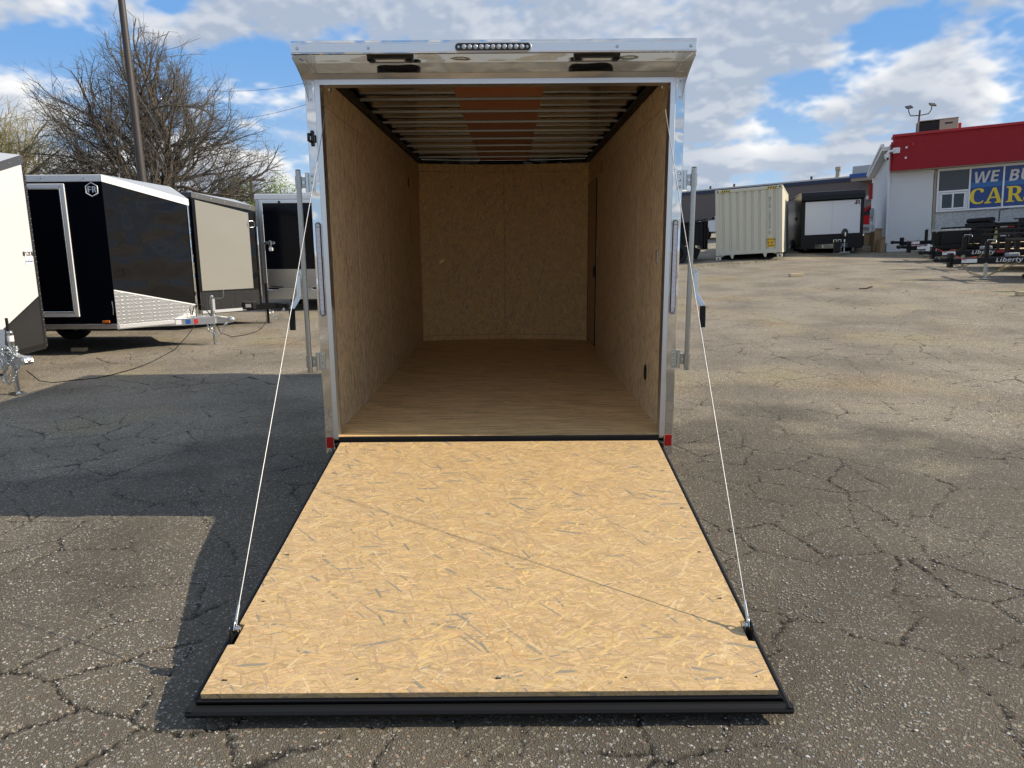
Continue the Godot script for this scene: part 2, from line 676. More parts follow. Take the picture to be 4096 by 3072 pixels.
func make_osb() -> void:
	var s := 2048
	var im := Image.create(s, s, false, Image.FORMAT_RGBA8)
	im.fill(lin(0.54, 0.375, 0.19))
	var sets := [[], [], []]
	for k in 240:
		var an := rng.randfn(0.0, 0.5) if k % 5 else rng.randf_range(-1.5, 1.5)
		var v := rng.randf_range(0.70, 1.22)
		var c := Color(0.56 * v, 0.385 * v * rng.randf_range(0.94, 1.04), 0.192 * v * rng.randf_range(0.82, 1.15))
		var kind := 0
		if k >= 180:
			kind = 1
			c = Color(0.60, 0.45, 0.245) * rng.randf_range(0.9, 1.1)
		if k >= 205:
			kind = 2
			c = [Color(0.235, 0.215, 0.165), Color(0.33, 0.285, 0.205), Color(0.47, 0.255, 0.085), Color(0.42, 0.29, 0.135)][k % 4]
		var wide := rng.randf_range(1.6, 5.5) if k % 4 else rng.randf_range(5.0, 13.0)
		sets[kind].append(strand(rng.randf_range(18.0, 78.0) * (1.4 if kind else 1.0), wide, an, c, 0.24, 0.92))
	for layer in [[0, 22000], [1, 1000], [0, 12000], [2, 1000], [1, 700], [0, 11000], [1, 420], [2, 330], [0, 4500], [2, 110]]:
		for e in layer[1]:
			var l: Array = sets[layer[0]]
			stamp(im, l[rng.randi_range(0, l.size() - 1)], rng.randi_range(0, s - 1), rng.randi_range(0, s - 1))
	im.convert(Image.FORMAT_RGB8)
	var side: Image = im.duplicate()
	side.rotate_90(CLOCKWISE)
	side.adjust_bcs(1.2, 1.2, 1.0)  # nose wall copy brightened: light missing inside is put into the colour
	var low: Image = im.duplicate()
	low.convert(Image.FORMAT_L8)
	var lowr: Image = low.duplicate()
	lowr.rotate_90(CLOCKWISE)
	for e in [["osb", im, low, 0.43, Color(1, 1, 1)], ["osb_upright_bright", side, lowr, 0.50, Color(1, 1, 1)]]:
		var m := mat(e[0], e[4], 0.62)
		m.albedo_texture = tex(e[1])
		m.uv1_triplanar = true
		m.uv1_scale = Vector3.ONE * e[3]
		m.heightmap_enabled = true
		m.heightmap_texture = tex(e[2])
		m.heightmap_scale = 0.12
	# fine faced panels of the walls: short dark upright flecks on a tan face; and the floor: long level grain
	var t := 1024
	for e in ["wall_panel", "floor_panel"]:
		var g := Image.create(t, t, false, Image.FORMAT_RGBA8)
		g.fill(lin(0.80, 0.60, 0.355))
		var few := []
		for k in 90:
			var v := rng.randf_range(0.58, 1.20)
			var c := Color(0.82 * v, 0.61 * v, 0.36 * v)
			if k % 9 == 0:
				c = Color(0.30, 0.175, 0.085)
			var long := rng.randf_range(14.0, 60.0) if e == "wall_panel" else rng.randf_range(40.0, 200.0)
			few.append(strand(long, rng.randf_range(2.0, 8.0), rng.randfn(0.0, 0.10 if e == "wall_panel" else 0.03), c, 0.12, 0.8))
		for k in (15000 if e == "wall_panel" else 5000):
			stamp(g, few[rng.randi_range(0, 89)], rng.randi_range(0, t - 1), rng.randi_range(0, t - 1))
		g.convert(Image.FORMAT_RGB8)
		if e == "wall_panel":
			g.rotate_90(CLOCKWISE)
		var m := mat(e, Color(1, 1, 1) if e == "wall_panel" else lin(1.0, 0.90, 0.72), 0.5)
		m.albedo_texture = tex(g)
		m.uv1_triplanar = true
		m.uv1_scale = Vector3.ONE * 0.72


func wavy(m: StandardMaterial3D, t: Texture2D, scale: float, deep: float) -> void:
	m.uv1_triplanar = true
	m.uv1_scale = Vector3.ONE * scale
	m.heightmap_enabled = true
	m.heightmap_texture = t
	m.heightmap_scale = deep


func make_materials() -> void:
	make_asphalt()
	make_osb()
	var soft := tex(noise_image(256, 8, 0.012, 2))
	var rough := tex(noise_image(512, 9, 0.06, 4))
	var polished := mat("polished_aluminium", lin(0.74, 0.735, 0.725), 0.05, 1.0)
	wavy(polished, soft, 1.1, 0.4)
	mat("brushed_aluminium", lin(0.74, 0.745, 0.75), 0.34, 1.0)
	var dull := mat("mill_aluminium", lin(0.66, 0.665, 0.67), 0.42, 1.0)
	wavy(dull, rough, 2.0, 0.02)
	var roof_metal := mat("roof_metal", lin(0.62, 0.62, 0.62), 0.13, 1.0)
	wavy(roof_metal, soft, 0.5, 0.5)
	mat("galvanised", lin(0.40, 0.405, 0.395), 0.27, 1.0)
	mat("zinc", lin(0.58, 0.61, 0.61), 0.22, 1.0)
	mat("steel_bolt", lin(0.55, 0.56, 0.57), 0.3, 1.0)
	mat("cable_steel", lin(0.42, 0.42, 0.42), 0.45, 0.8)
	mat("luan", lin(0.40, 0.135, 0.055), 0.4)
	mat("rubber", lin(0.011, 0.011, 0.012), 0.5).metallic_specular = 0.3
	mat("black_paint", lin(0.010, 0.010, 0.011), 0.32).metallic_specular = 0.34
	mat("black_satin", lin(0.011, 0.011, 0.012), 0.5).metallic_specular = 0.34
	mat("bow_steel", lin(0.30, 0.30, 0.29), 0.42, 1.0)
	mat("black_plastic", lin(0.014, 0.014, 0.015), 0.38)
	var gloss := mat("black_gloss", lin(0.004, 0.004, 0.005), 0.05)
	gloss.metallic_specular = 0.42
	wavy(gloss, soft, 0.55, 1.8)
	mat("navy_gloss", lin(0.004, 0.005, 0.009), 0.14).metallic_specular = 0.3
	mat("white_gloss", lin(0.60, 0.605, 0.605), 0.18)
	mat("white_paint", lin(0.70, 0.71, 0.71), 0.5)
	mat("white_trim", lin(0.76, 0.77, 0.78), 0.35)
	mat("charcoal_trim", lin(0.075, 0.078, 0.085), 0.45, 0.3)
	var beige := mat("beige_gloss", lin(0.255, 0.248, 0.222), 0.16)
	wavy(beige, soft, 0.45, 0.7)
	mat("roof_white", lin(0.36, 0.385, 0.42), 0.45)
	mat("panel_grey", lin(0.60, 0.63, 0.67), 0.5)
	mat("lens_clear", lin(0.62, 0.61, 0.66), 0.16)
	mat("lamp_lens", lin(0.85, 0.84, 0.80), 0.3)
	mat("led_glass", lin(0.50, 0.52, 0.54), 0.10, 0.35)
	mat("red_reflector", lin(0.42, 0.005, 0.006), 0.25)
	mat("amber", lin(0.65, 0.16, 0.02), 0.25)
	mat("red_tape", lin(0.55, 0.02, 0.02), 0.4)
	mat("white_tape", lin(0.75, 0.75, 0.74), 0.4)
	mat("container_paint", lin(0.62, 0.585, 0.46), 0.5)
	mat("yellow_sign", lin(0.86, 0.50, 0.02), 0.5)
	mat("ink", lin(0.02, 0.02, 0.022), 0.6)
	mat("red_ink", lin(0.55, 0.02, 0.03), 0.5)
	mat("paper", lin(0.75, 0.75, 0.74), 0.6)
	mat("blue_ink", lin(0.02, 0.09, 0.33), 0.5)
	mat("deep_blue", lin(0.008, 0.035, 0.19), 0.08)
	mat("mid_blue", lin(0.02, 0.13, 0.36), 0.35)
	mat("yellow_ink", lin(0.82, 0.60, 0.03), 0.45)
	mat("sign_white", lin(0.62, 0.60, 0.58), 0.5)
	var stucco := tex(noise_image(512, 31, 0.11, 4))
	var red := mat("red_stucco", lin(0.29, 0.006, 0.014), 0.75)
	wavy(red, stucco, 0.55, 1.6)
	mat("red_metal", lin(0.36, 0.010, 0.018), 0.45)
	var pebble := mat("pebble_dash", lin(0.74, 0.75, 0.74), 0.9)
	wavy(pebble, stucco, 0.5, 1.5)
	pebble.albedo_texture = tex(speckle(512, 0.72, 1.0))
	mat("wall_white", lin(0.70, 0.71, 0.72), 0.7)
	make_brick()
	var brown := mat("brown_siding", lin(0.150, 0.118, 0.108), 0.55)
	var rib := Image.create(256, 8, false, Image.FORMAT_L8)
	for i in 256:
		for j in 8:
			var h := 1.0 if i % 64 < 10 else (0.35 if i % 16 < 2 else 0.0)
			rib.set_pixel(i, j, Color(h, h, h))
	brown.heightmap_enabled = true
	brown.heightmap_texture = tex(rib)
	brown.heightmap_scale = 3.0
	brown.uv1_triplanar = true
	brown.uv1_scale = Vector3.ONE * 0.8
	mat("brown_soffit", lin(0.20, 0.165, 0.14), 0.7)
	mat("blue_trim", lin(0.014, 0.030, 0.080), 0.5)
	mat("roof_pale", lin(0.55, 0.54, 0.52), 0.7)
	mat("window_dark", lin(0.028, 0.030, 0.032), 0.05)
	mat("window_shade", lin(0.045, 0.045, 0.042), 0.08)
	var glass := mat("pane_glass", Color(0.85, 0.88, 0.88, 0.18), 0.02)
	glass.transparency = BaseMaterial3D.TRANSPARENCY_ALPHA
	mat("tan_metal", lin(0.33, 0.29, 0.22), 0.6)
	mat("grille_black", lin(0.02, 0.021, 0.022), 0.6)
	mat("cardboard", lin(0.30, 0.205, 0.115), 0.85)
	mat("old_plank", lin(0.235, 0.19, 0.14), 0.85)
	var deck := mat("deck_wood", lin(0.50, 0.42, 0.30), 0.75)
	deck.albedo_texture = (M["floor_panel"] as StandardMaterial3D).albedo_texture
	deck.albedo_color = Color(1, 1, 1)
	deck.uv1_triplanar = true
	mat("new_wood", lin(0.55, 0.44, 0.27), 0.75)
	mat("door_brown", lin(0.47, 0.315, 0.19), 0.5)
	mat("tan_paper", lin(0.62, 0.46, 0.28), 0.7)
	mat("concrete", lin(0.32, 0.31, 0.29), 0.9)
	var bark := mat("bark", lin(0.130, 0.106, 0.082), 0.95)
	wavy(bark, rough, 1.2, 3.0)
	mat("twig", lin(0.105, 0.094, 0.082), 0.95)
	mat("green_twig", lin(0.22, 0.195, 0.095), 0.95)
	for e in [["leaf_fresh", Color(0.115, 0.19, 0.030)], ["leaf_olive", Color(0.105, 0.125, 0.034)]]:
		var m := mat(e[0], lin(e[1].r, e[1].g, e[1].b), 0.6)
		m.backlight_enabled = true
		m.backlight = lin(0.35, 0.45, 0.08)
	mat("pole_brown", lin(0.042, 0.034, 0.031), 0.5)
	mat("pole_wood", lin(0.12, 0.095, 0.075), 0.95)
	mat("wire", lin(0.02, 0.02, 0.02), 0.6)
	mat("car_red", lin(0.36, 0.012, 0.018), 0.2)
	mat("car_white", lin(0.72, 0.73, 0.74), 0.2)
	mat("tyre", lin(0.014, 0.014, 0.015), 0.75)
	mat("chain_gold", lin(0.42, 0.34, 0.15), 0.4, 0.9)
	mat("straw", lin(0.42, 0.37, 0.17), 0.9)
	mat("dry_weed", lin(0.16, 0.15, 0.05), 0.9)
	mat("red_plastic", lin(0.55, 0.03, 0.02), 0.4)
	mat("grey_box", lin(0.35, 0.36, 0.36), 0.6)
	# tread plate: raised lozenges
	var ti := Image.create(128, 128, false, Image.FORMAT_L8)
	for j in 128:
		for i in 128:
			var h := 0.0
			for e in [[32, 32, 1.0], [96, 96, 1.0], [32, 96, -1.0], [96, 32, -1.0]]:
				var p := Vector2(i - e[0], j - e[1]).rotated(PI * 0.25 * e[2])
				var q := Vector2(p.x / 30.0, p.y / 10.0).length()
				h = maxf(h, clampf((1.0 - q) * 2.2, 0.0, 1.0))
			ti.set_pixel(i, j, Color(h, h, h))
	var tt := tex(ti)
	var tread := mat("tread_plate", lin(0.54, 0.545, 0.55), 0.34, 1.0)
	wavy(tread, tt, 9.0, 0.14)
	var tb := mat("black_tread_plate", lin(0.016, 0.016, 0.017), 0.25)
	wavy(tb, tt, 15.0, 0.16)


func speckle(s: int, lo: float, hi: float) -> Image:
	var im := Image.create(s, s, false, Image.FORMAT_RGBA8)
	im.fill(Color(lo, lo, lo))
	var sp := []
	for k in 12:
		var v := rng.randf_range(lo, hi)
		sp.append(strand(rng.randf_range(4.0, 12.0), rng.randf_range(3.0, 6.0), rng.randf() * PI, Color(v, v, v), 0.05, 0.9))
	for k in 9000:
		stamp(im, sp[rng.randi_range(0, 11)], rng.randi_range(0, s - 1), rng.randi_range(0, s - 1))
	im.convert(Image.FORMAT_RGB8)
	return im


func make_brick() -> void:      # painted brick, far off: the joints are finer than the picture can separate
	var w := 512
	var im := Image.create(w, w, false, Image.FORMAT_L8)
	var nz := noise_image(512, 71, 0.05, 3)
	for j in w:
		var row := j / 32
		for i in w:
			var x := (i + (32 if row % 2 else 0)) % 64
			var edge := minf(minf(x, 63 - x), minf(j % 32, 31 - j % 32))
			var h := clampf(edge / 3.0, 0.0, 1.0) * 0.8 + 0.2 * nz.get_pixel(i, j).r
			im.set_pixel(i, j, Color(h, h, h))
	var m := mat("painted_brick", lin(0.66, 0.67, 0.68), 0.6)
	wavy(m, tex(im), 0.82, 0.8)


# ---------------------------------------------------------------- ground
func crack_at(x: float, z: float) -> float:
	var s := crack_side
	var i := posmod(int(floor(x / CRACK_TILE * s)), s)
	var j := posmod(int(floor(z / CRACK_TILE * s)), s)
	return crack_bytes[j * s + i] / 255.0


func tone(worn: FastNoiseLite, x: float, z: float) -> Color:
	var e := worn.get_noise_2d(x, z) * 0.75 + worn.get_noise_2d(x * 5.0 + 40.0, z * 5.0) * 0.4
	var far_pale := smoothstep(-0.22, 0.22, e + Vector2((x - 0.6) / 6.5, (z + 2.6) / 5.2).length() - 1.0)  # paler away from the ramp: grazing-view brightness painted in, edge broken by noise
	var v := lerpf(0.46, 0.84, far_pale) * (1.0 + 0.10 * worn.get_noise_2d(x * 0.5 - 70.0, z * 0.5))
	# pale scrape marks and blown sand that lie on the dark patch
	var sand := 0.0
	for mark in [[1.72, 2.52, -4.23, -4.27], [2.70, 3.42, -4.37, -4.30]]:
		if x > mark[0] and x < mark[1]:
			var u: float = (x - mark[0]) / (mark[1] - mark[0])
			var zc: float = lerpf(mark[2], mark[3], u) - 0.05 * sin(PI * u) + 0.02 * worn.get_noise_2d(x * 9.0, 3.0)
			sand = maxf(sand, clampf(1.0 - absf(z - zc) / 0.022, 0.0, 1.0) * (0.55 + 0.9 * worn.get_noise_2d(x * 14.0, z * 14.0)))
	for mark in [[2.66, -6.15, 0.34, 0.26], [1.45, -5.60, 0.42, 0.16], [3.02, -5.66, 0.6, 0.16], [3.25, -5.05, 0.6, 0.2]]:
		var q: float = Vector2((x - mark[0]) / mark[2], (z - mark[1]) / mark[3]).length()
		if q < 1.6:
			sand = maxf(sand, clampf(1.1 - q + 1.1 * worn.get_noise_2d(x * 12.0, z * 12.0), 0.0, 1.0) * 0.6)
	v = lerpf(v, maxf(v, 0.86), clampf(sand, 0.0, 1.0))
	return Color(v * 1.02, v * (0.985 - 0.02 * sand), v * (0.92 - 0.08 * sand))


func build_ground() -> void:
	var bump := FastNoiseLite.new()
	bump.seed = 4
	bump.frequency = 0.9
	bump.fractal_octaves = 4
	var vs := PackedVector3Array()
	var u1 := PackedVector2Array()
	var u2 := PackedVector2Array()
	var cs := PackedColorArray()
	var ix := PackedInt32Array()
	var worn := FastNoiseLite.new()     # pale lot round a darker near patch; grazing-view brightness painted into colour
	worn.seed = 15
	worn.frequency = 0.16
	worn.fractal_octaves = 5
	# fine sheets, whose cracks are real grooves, then one coarse sheet that sinks beneath them
	for g in [[-3.7, 3.7, -4.9, -1.5, 0.0125], [-9.5, 9.5, -11.5, -4.9, 0.034]]:
		var nx := int(round((g[1] - g[0]) / g[4]))
		var nz := int(round((g[3] - g[2]) / g[4]))
		var base := vs.size()
		for j in nz + 1:
			var z: float = lerpf(g[2], g[3], float(j) / nz)
			for i in nx + 1:
				var x: float = lerpf(g[0], g[1], float(i) / nx)
				var edge := minf(minf(i, nx - i), minf(j, nz - j)) * float(g[4])
				var fade := clampf(edge / 0.12, 0.0, 1.0)
				var y := gh(x, z) + fade * (bump.get_noise_2d(x, z) * 0.006 - 0.011 * crack_at(x, z))
				vs.append(Vector3(x, y, z))
				u1.append(Vector2(x, z) * 0.5)
				u2.append(Vector2(x, z) / CRACK_TILE)
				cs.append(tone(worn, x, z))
		for j in nz:
			for i in nx:
				var a := base + j * (nx + 1) + i
				ix.append_array(PackedInt32Array([a, a + 1, a + nx + 2, a, a + nx + 2, a + nx + 1]))
	var xs := []
	for q in range(-70, 71):
		xs.append(signf(q) * pow(absf(q) / 70.0, 2.2) * 260.0)
	xs.append_array([-9.5, -3.7, 3.7, 9.5])
	xs.sort()
	var zs := []
	for q in range(0, 91):
		zs.append(14.0 - pow(q / 90.0, 1.9) * 330.0)
	zs.append_array([-1.5, -4.9, -11.5])
	zs.sort()
	var base := vs.size()
	for z in zs:
		for x in xs:
			var inside: bool = (x > -3.69 and x < 3.69 and z < -1.51 and z > -4.91) or (x > -9.49 and x < 9.49 and z < -4.89 and z > -11.49)
			vs.append(Vector3(x, gh(x, z) - (0.15 if inside else 0.0), z))
			u1.append(Vector2(x, z) * 0.5)
			u2.append(Vector2(x, z) / CRACK_TILE)
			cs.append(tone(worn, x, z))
	var w := xs.size()
	for j in zs.size() - 1:
		for i in w - 1:
			var a := base + j * w + i
			ix.append_array(PackedInt32Array([a, a + 1, a + w + 1, a, a + w + 1, a + w]))
	var ns := PackedVector3Array()
	ns.resize(vs.size())
	for k in range(0, ix.size(), 3):
		var m := (vs[ix[k + 2]] - vs[ix[k]]).cross(vs[ix[k + 1]] - vs[ix[k]])
		ns[ix[k]] += m
		ns[ix[k + 1]] += m
		ns[ix[k + 2]] += m
	for k in ns.size():
		ns[k] = ns[k].normalized()
	var arr := []
	arr.resize(Mesh.ARRAY_MAX)
	arr[Mesh.ARRAY_VERTEX] = vs
	arr[Mesh.ARRAY_NORMAL] = ns
	arr[Mesh.ARRAY_TEX_UV] = u1
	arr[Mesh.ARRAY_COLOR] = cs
	arr[Mesh.ARRAY_TEX_UV2] = u2
	arr[Mesh.ARRAY_INDEX] = ix
	var am := ArrayMesh.new()
	am.add_surface_from_arrays(Mesh.PRIMITIVE_TRIANGLES, arr)
	structure("ground", am, M.asphalt)
	build_pebbles()


func build_pebbles() -> void:     # the aggregate that stands proud of the worn binder
	var b := B.new()
	b.ball(Vector3.ZERO, Vector3(1, 0.5, 0.72), 6, 4)
	var mm := MultiMesh.new()
	mm.transform_format = MultiMesh.TRANSFORM_3D
	mm.use_colors = true
	mm.mesh = b.mesh()
	var m := mat("pebble", Color(1, 1, 1), 0.85)
	m.vertex_color_use_as_albedo = true
	mm.mesh.surface_set_material(0, m)
	var count := 60000
	mm.instance_count = count
	for k in count:
		var z := -1.6 - pow(rng.randf(), 0.8) * 6.5
		var x := rng.randf_range(-0.95, 0.95) * (-z)
		var r := rng.randf_range(0.0022, 0.0052) if rng.randf() < 0.93 else rng.randf_range(0.005, 0.0085)
		var bs := Basis(Vector3.UP, rng.randf() * TAU) * Basis.from_scale(Vector3(r, r * rng.randf_range(0.5, 0.9), r))
		mm.set_instance_transform(k, Transform3D(bs, on_ground(x, z, r * 0.02)))
		var v := rng.randf_range(0.14, 0.45)
		var w := rng.randf_range(0.0, 0.2)
		mm.set_instance_color(k, Color(v * (1.0 + w * 0.4), v, v * (1.0 - w * 0.7)))
	var o := MultiMeshInstance3D.new()
	o.name = "gravel"
	o.multimesh = mm
	add_child(o)
	o.set_meta("kind", "stuff")
	o.set_meta("label", "small pale stones standing proud in worn asphalt")
	o.set_meta("category", "gravel")


# ---------------------------------------------------------------- the open trailer
func bolt(parent: Node3D, at: Vector3, dir: Vector3, r := 0.008, m: Material = null) -> void:
	var b := B.new()
	b.cyl(at, at + dir * 0.002, r * 1.35, r * 1.3, 10)
	b.cyl(at + dir * 0.002, at + dir * r * 0.9, r, r * 0.8, 6)
	part(parent, "bolt", b, m if m else M.steel_bolt)


func build_main_trailer() -> void:
	var t := thing("cargo_trailer", "enclosed cargo trailer with plywood interior and its rear ramp lowered to the asphalt", "trailer", Vector3(-0.081, 0, -4.15))
	var front := -4.51
	# polished corner posts and header
	for s in [-1.0, 1.0]:
		part(t, "corner_post", B.new().box(Vector3(s * 1.0215, 1.51, -0.03), Vector3(0.057, 2.26, 0.06), 0.004), M.polished_aluminium)
		var j := B.new()
		j.prism(PackedVector2Array([Vector2(s * 0.965, 0.50), Vector2(s * 0.9925, 0.50), Vector2(s * 0.9925, 2.5345), Vector2(s * 0.965, 2.507)]), Transform3D(), -0.07, 0.012)
		part(t, "jamb_trim", j, M.brushed_aluminium)
	part(t, "header_trim", B.new().prism(PackedVector2Array([Vector2(-0.965, 2.5075), Vector2(0.965, 2.5075), Vector2(0.992, 2.5345), Vector2(-0.992, 2.5345)]), Transform3D(), -0.07, 0.012), M.brushed_aluminium)
	part(t, "header", B.new().span(Vector3(-1.05, 2.569, -0.06), Vector3(1.05, 2.64, -0.001), 0.001), M.polished_aluminium)
	part(t, "header_lip", B.new().prism(PackedVector2Array([Vector2(-0.06, 2.5365), Vector2(0.0085, 2.5365), Vector2(0.0005, 2.5675), Vector2(-0.06, 2.5675)]), Transform3D(Basis(Vector3(0, 0, 1), Vector3(0, 1, 0), Vector3(-1, 0, 0)), Vector3.ZERO), -1.049, 1.049), M.brushed_aluminium)
	# canopy over the door
	var cp := PackedVector2Array([Vector2(-0.02, 2.622), Vector2(0.255, 2.606), Vector2(0.255, 2.602), Vector2(0.262, 2.598), Vector2(0.270, 2.602), Vector2(0.270, 2.648), Vector2(0.264, 2.656), Vector2(0.264, 2.664), Vector2(0.256, 2.668), Vector2(-0.06, 2.684), Vector2(-0.06, 2.642), Vector2(-0.02, 2.642)])
	part(t, "canopy", B.new().prism(cp, Transform3D(Basis(Vector3(0, 0, 1), Vector3(0, 1, 0), Vector3(-1, 0, 0)), Vector3.ZERO), -1.036, 1.036), M.polished_aluminium)
	part(t, "canopy_band", B.new().span(Vector3(-1.0355, 2.606, 0.2705), Vector3(1.0355, 2.646, 0.2735), 0.001), M.brushed_aluminium)
	for x in [-1.003, -0.64, 0.63, 1.006]:
		bolt(t, Vector3(x, 2.627, 0.2735), Vector3(0, 0, 1), 0.007)
	for s in [-1.0, 1.0]:
		var g := PackedVector2Array()
		g.append(Vector2(0.262, 2.601))
		for k in 11:
			var a := k / 10.0
			g.append(Vector2(0.262 * pow(1.0 - a, 1.9) + 0.008, 2.585 - 0.165 * a))
		g.append(Vector2(0.002, 2.42))
		g.append(Vector2(0.002, 2.618))
		var br := part(t, "canopy_bracket", B.new().prism(g, Transform3D(Basis(Vector3(0, 0, 1), Vector3(0, 1, 0), Vector3(-1, 0, 0)), Vector3.ZERO), -s * 1.0345, -s * 1.0315), M.brushed_aluminium)
		var fl := B.new()
		fl.span(Vector3(s * 1.0312, 2.42, 0.001), Vector3(s * 1.010, 2.53, 0.004))
		part(br, "flange", fl, M.brushed_aluminium)
		bolt(t, Vector3(s * 1.021, 2.434, 0.004), Vector3(0, 0, 1), 0.006)
		bolt(t, Vector3(s * 1.021, 2.515, 0.004), Vector3(0, 0, 1), 0.005)
	# reversing lamp bar: eleven clear domes in an oval housing
	var rl := part(t, "reversing_lamp", B.new().prism(pill(0.385, 0.037), Transform3D(Basis(), Vector3(-0.004, 2.627, 0)), 0.2735, 0.279), M.black_plastic)
	for k in 11:
		part(rl, "lens", B.new().ball(Vector3(-0.004 + (k - 5) * 0.0295, 2.627, 0.280), Vector3(0.0125, 0.0125, 0.006), 12, 6), M.led_glass)
	part(rl, "rim", B.new().tube(loop3(pill(0.388, 0.040), Transform3D(Basis(), Vector3(-0.004, 2.627, 0.2765))), 0.0025, 5, true), M.brushed_aluminium)
	for x in [-0.004 - 0.175, -0.004 + 0.175]:
		bolt(rl, Vector3(x, 2.627, 0.279), Vector3(0, 0, 1), 0.005)
	# loading lamps under the canopy
	for x in [-0.548, 0.540]:
		var ub := Basis(Vector3(1, 0, 0), Vector3(0, 0, 1), Vector3(0, -1, 0))
		var ll := part(t, "loading_lamp", B.new().prism(round_rect(0.246, 0.10, 0.045), Transform3D(ub, Vector3(x, 2.6145, 0.152)), -0.004, 0.020), M.black_plastic)
		part(ll, "lens", B.new().box(Vector3(x, 2.5935, 0.160), Vector3(0.150, 0.008, 0.030), 0.003), M.lamp_lens)
		for e in [-0.1, 0.1]:
			part(ll, "end_cap", B.new().box(Vector3(x + e, 2.593, 0.155), Vector3(0.03, 0.012, 0.05), 0.004), M.black_satin)
	# tail lamps
	for s in [-1.0, 1.0]:
		var c := Vector3(s * 1.0185, 1.503, 0)
		var tl := part(t, "tail_lamp", B.new().prism(pill(0.034, 0.535), Transform3D(Basis(), c), 0.0, 0.004), M.black_plastic)
		part(tl, "lens", B.new().box(c + Vector3(s * 0.002, 0, 0.006), Vector3(0.022, 0.478, 0.006), 0.0025), M.lens_clear)
		for k in 16:
			part(tl, "diode", B.new().ball(c + Vector3(s * 0.002, -0.225 + k * 0.03, 0.0085), Vector3(0.008, 0.011, 0.003), 8, 5), M.lens_clear)
		for e in [-1.0, 1.0]:
			part(tl, "end_cap", B.new().ball(c + Vector3(s * 0.002, e * 0.249, 0.003), Vector3(0.013, 0.015, 0.006), 9, 5), M.led_glass)
		part(tl, "rim", B.new().tube(loop3(pill(0.036, 0.538), Transform3D(Basis(), c + Vector3(0, 0, 0.003))), 0.0022, 5, true), M.polished_aluminium)
		part(t, "reflector", B.new().prism(round_rect(0.041, 0.068, 0.005), Transform3D(Basis(), Vector3(s * 1.0215, 0.4735, 0)), 0.0, 0.005), M.red_reflector)
		bolt(t, Vector3(s * 1.018, 0.42, 0.0), Vector3(0, 0, 1), 0.006)
		lock_bar(t, s)
	var kp := part(t, "door_keeper", B.new().box(Vector3(-1.022, 2.228, 0.006), Vector3(0.018, 0.085, 0.012), 0.004), M.black_plastic)
	part(kp, "hook", B.new().tube([Vector3(-1.027, 2.248, 0.01), Vector3(-1.034, 2.246, 0.035), Vector3(-1.034, 2.212, 0.037), Vector3(-1.026, 2.208, 0.012)], 0.009, 7), M.black_plastic)
	part(kp, "catch", B.new().box(Vector3(-1.014, 2.228, 0.018), Vector3(0.016, 0.042, 0.022), 0.004), M.black_plastic)
	# floor, walls, ceiling
	for k in 4:
		var z0 := -0.012 - k * 1.2
		var z1 := maxf(z0 - 1.1985, -4.745)
		part(t, "floor_panel", B.new().span(Vector3(-1.0, 0.484, z0), Vector3(1.0, 0.508, z1), 0.0006), M.floor_panel)
	part(t, "sill_plate", B.new().span(Vector3(-0.964, 0.455, -0.0115), Vector3(0.964, 0.5065, 0.012), 0.002), M.black_satin)
	part(t, "sill_seal", B.new().span(Vector3(-0.985, 0.45, 0.0125), Vector3(0.985, 0.478, 0.05), 0.008), M.rubber)
	for s in [-1.0, 1.0]:
		var cuts := [-0.072, -1.0, -2.22, -3.44, front] if s < 0 else [-0.072, -1.12, -2.36, -3.56, front]
		part(t, "wall_batten", B.new().span(Vector3(s * 1.012, 0.50, -0.06), Vector3(s * 1.024, 2.60, front), 0.0), M.new_wood)
		for k in 4:
			part(t, "wall_panel", B.new().span(Vector3(s * 1.0, 0.499, cuts[k] - 0.0075), Vector3(s * 1.010, 2.438, cuts[k + 1] + 0.0075), 0.001), M.wall_panel)
			if k > 0:
				part(t, "seam_batten", B.new().span(Vector3(s * 0.9985, 0.56, cuts[k] - 0.007), Vector3(s * 1.0095, 2.437, cuts[k] + 0.007), 0.001), M.new_wood)
		part(t, "wall_strip", B.new().span(Vector3(s * 1.0, 2.4415, -0.074), Vector3(s * 1.010, 2.60, front), 0.001), M.wall_panel)
		part(t, "top_rail", B.new().span(Vector3(s * 1.0, 2.602, -0.072), Vector3(s * 0.955, 2.638, front - 0.1), 0.003), M.black_satin)
		part(t, "wall_skin", B.new().span(Vector3(s * 1.030, 0.44, -0.062), Vector3(s * 1.042, 2.65, front), 0.002), M.black_gloss)
		part(t, "lower_rail", B.new().span(Vector3(s * 1.0, 0.36, -0.062), Vector3(s * 1.046, 0.438, front), 0.003), M.black_paint)
	part(t, "roof", B.new().span(Vector3(-1.046, 2.652, -0.064), Vector3(1.046, 2.676, front - 0.24), 0.004), M.roof_metal)
	part(t, "ceiling_strip", B.new().span(Vector3(-0.285, 2.642, -0.074), Vector3(0.300, 2.648, front - 0.1), 0.0), M.luan)
	for k in 9:
		var z := -0.59 - k * 0.45
		var hb := B.new()
		hb.prism(PackedVector2Array([Vector2(-0.026, 2.640), Vector2(-0.016, 2.639), Vector2(-0.013, 2.624), Vector2(0.013, 2.624), Vector2(0.016, 2.639), Vector2(0.026, 2.640), Vector2(0.017, 2.6415), Vector2(-0.017, 2.6415)]), Transform3D(Basis(Vector3(0, 0, 1), Vector3(0, 1, 0), Vector3(-1, 0, 0)), Vector3(0, 0, z)), -0.954, 0.954)
		part(t, "roof_bow", hb, M.bow_steel)
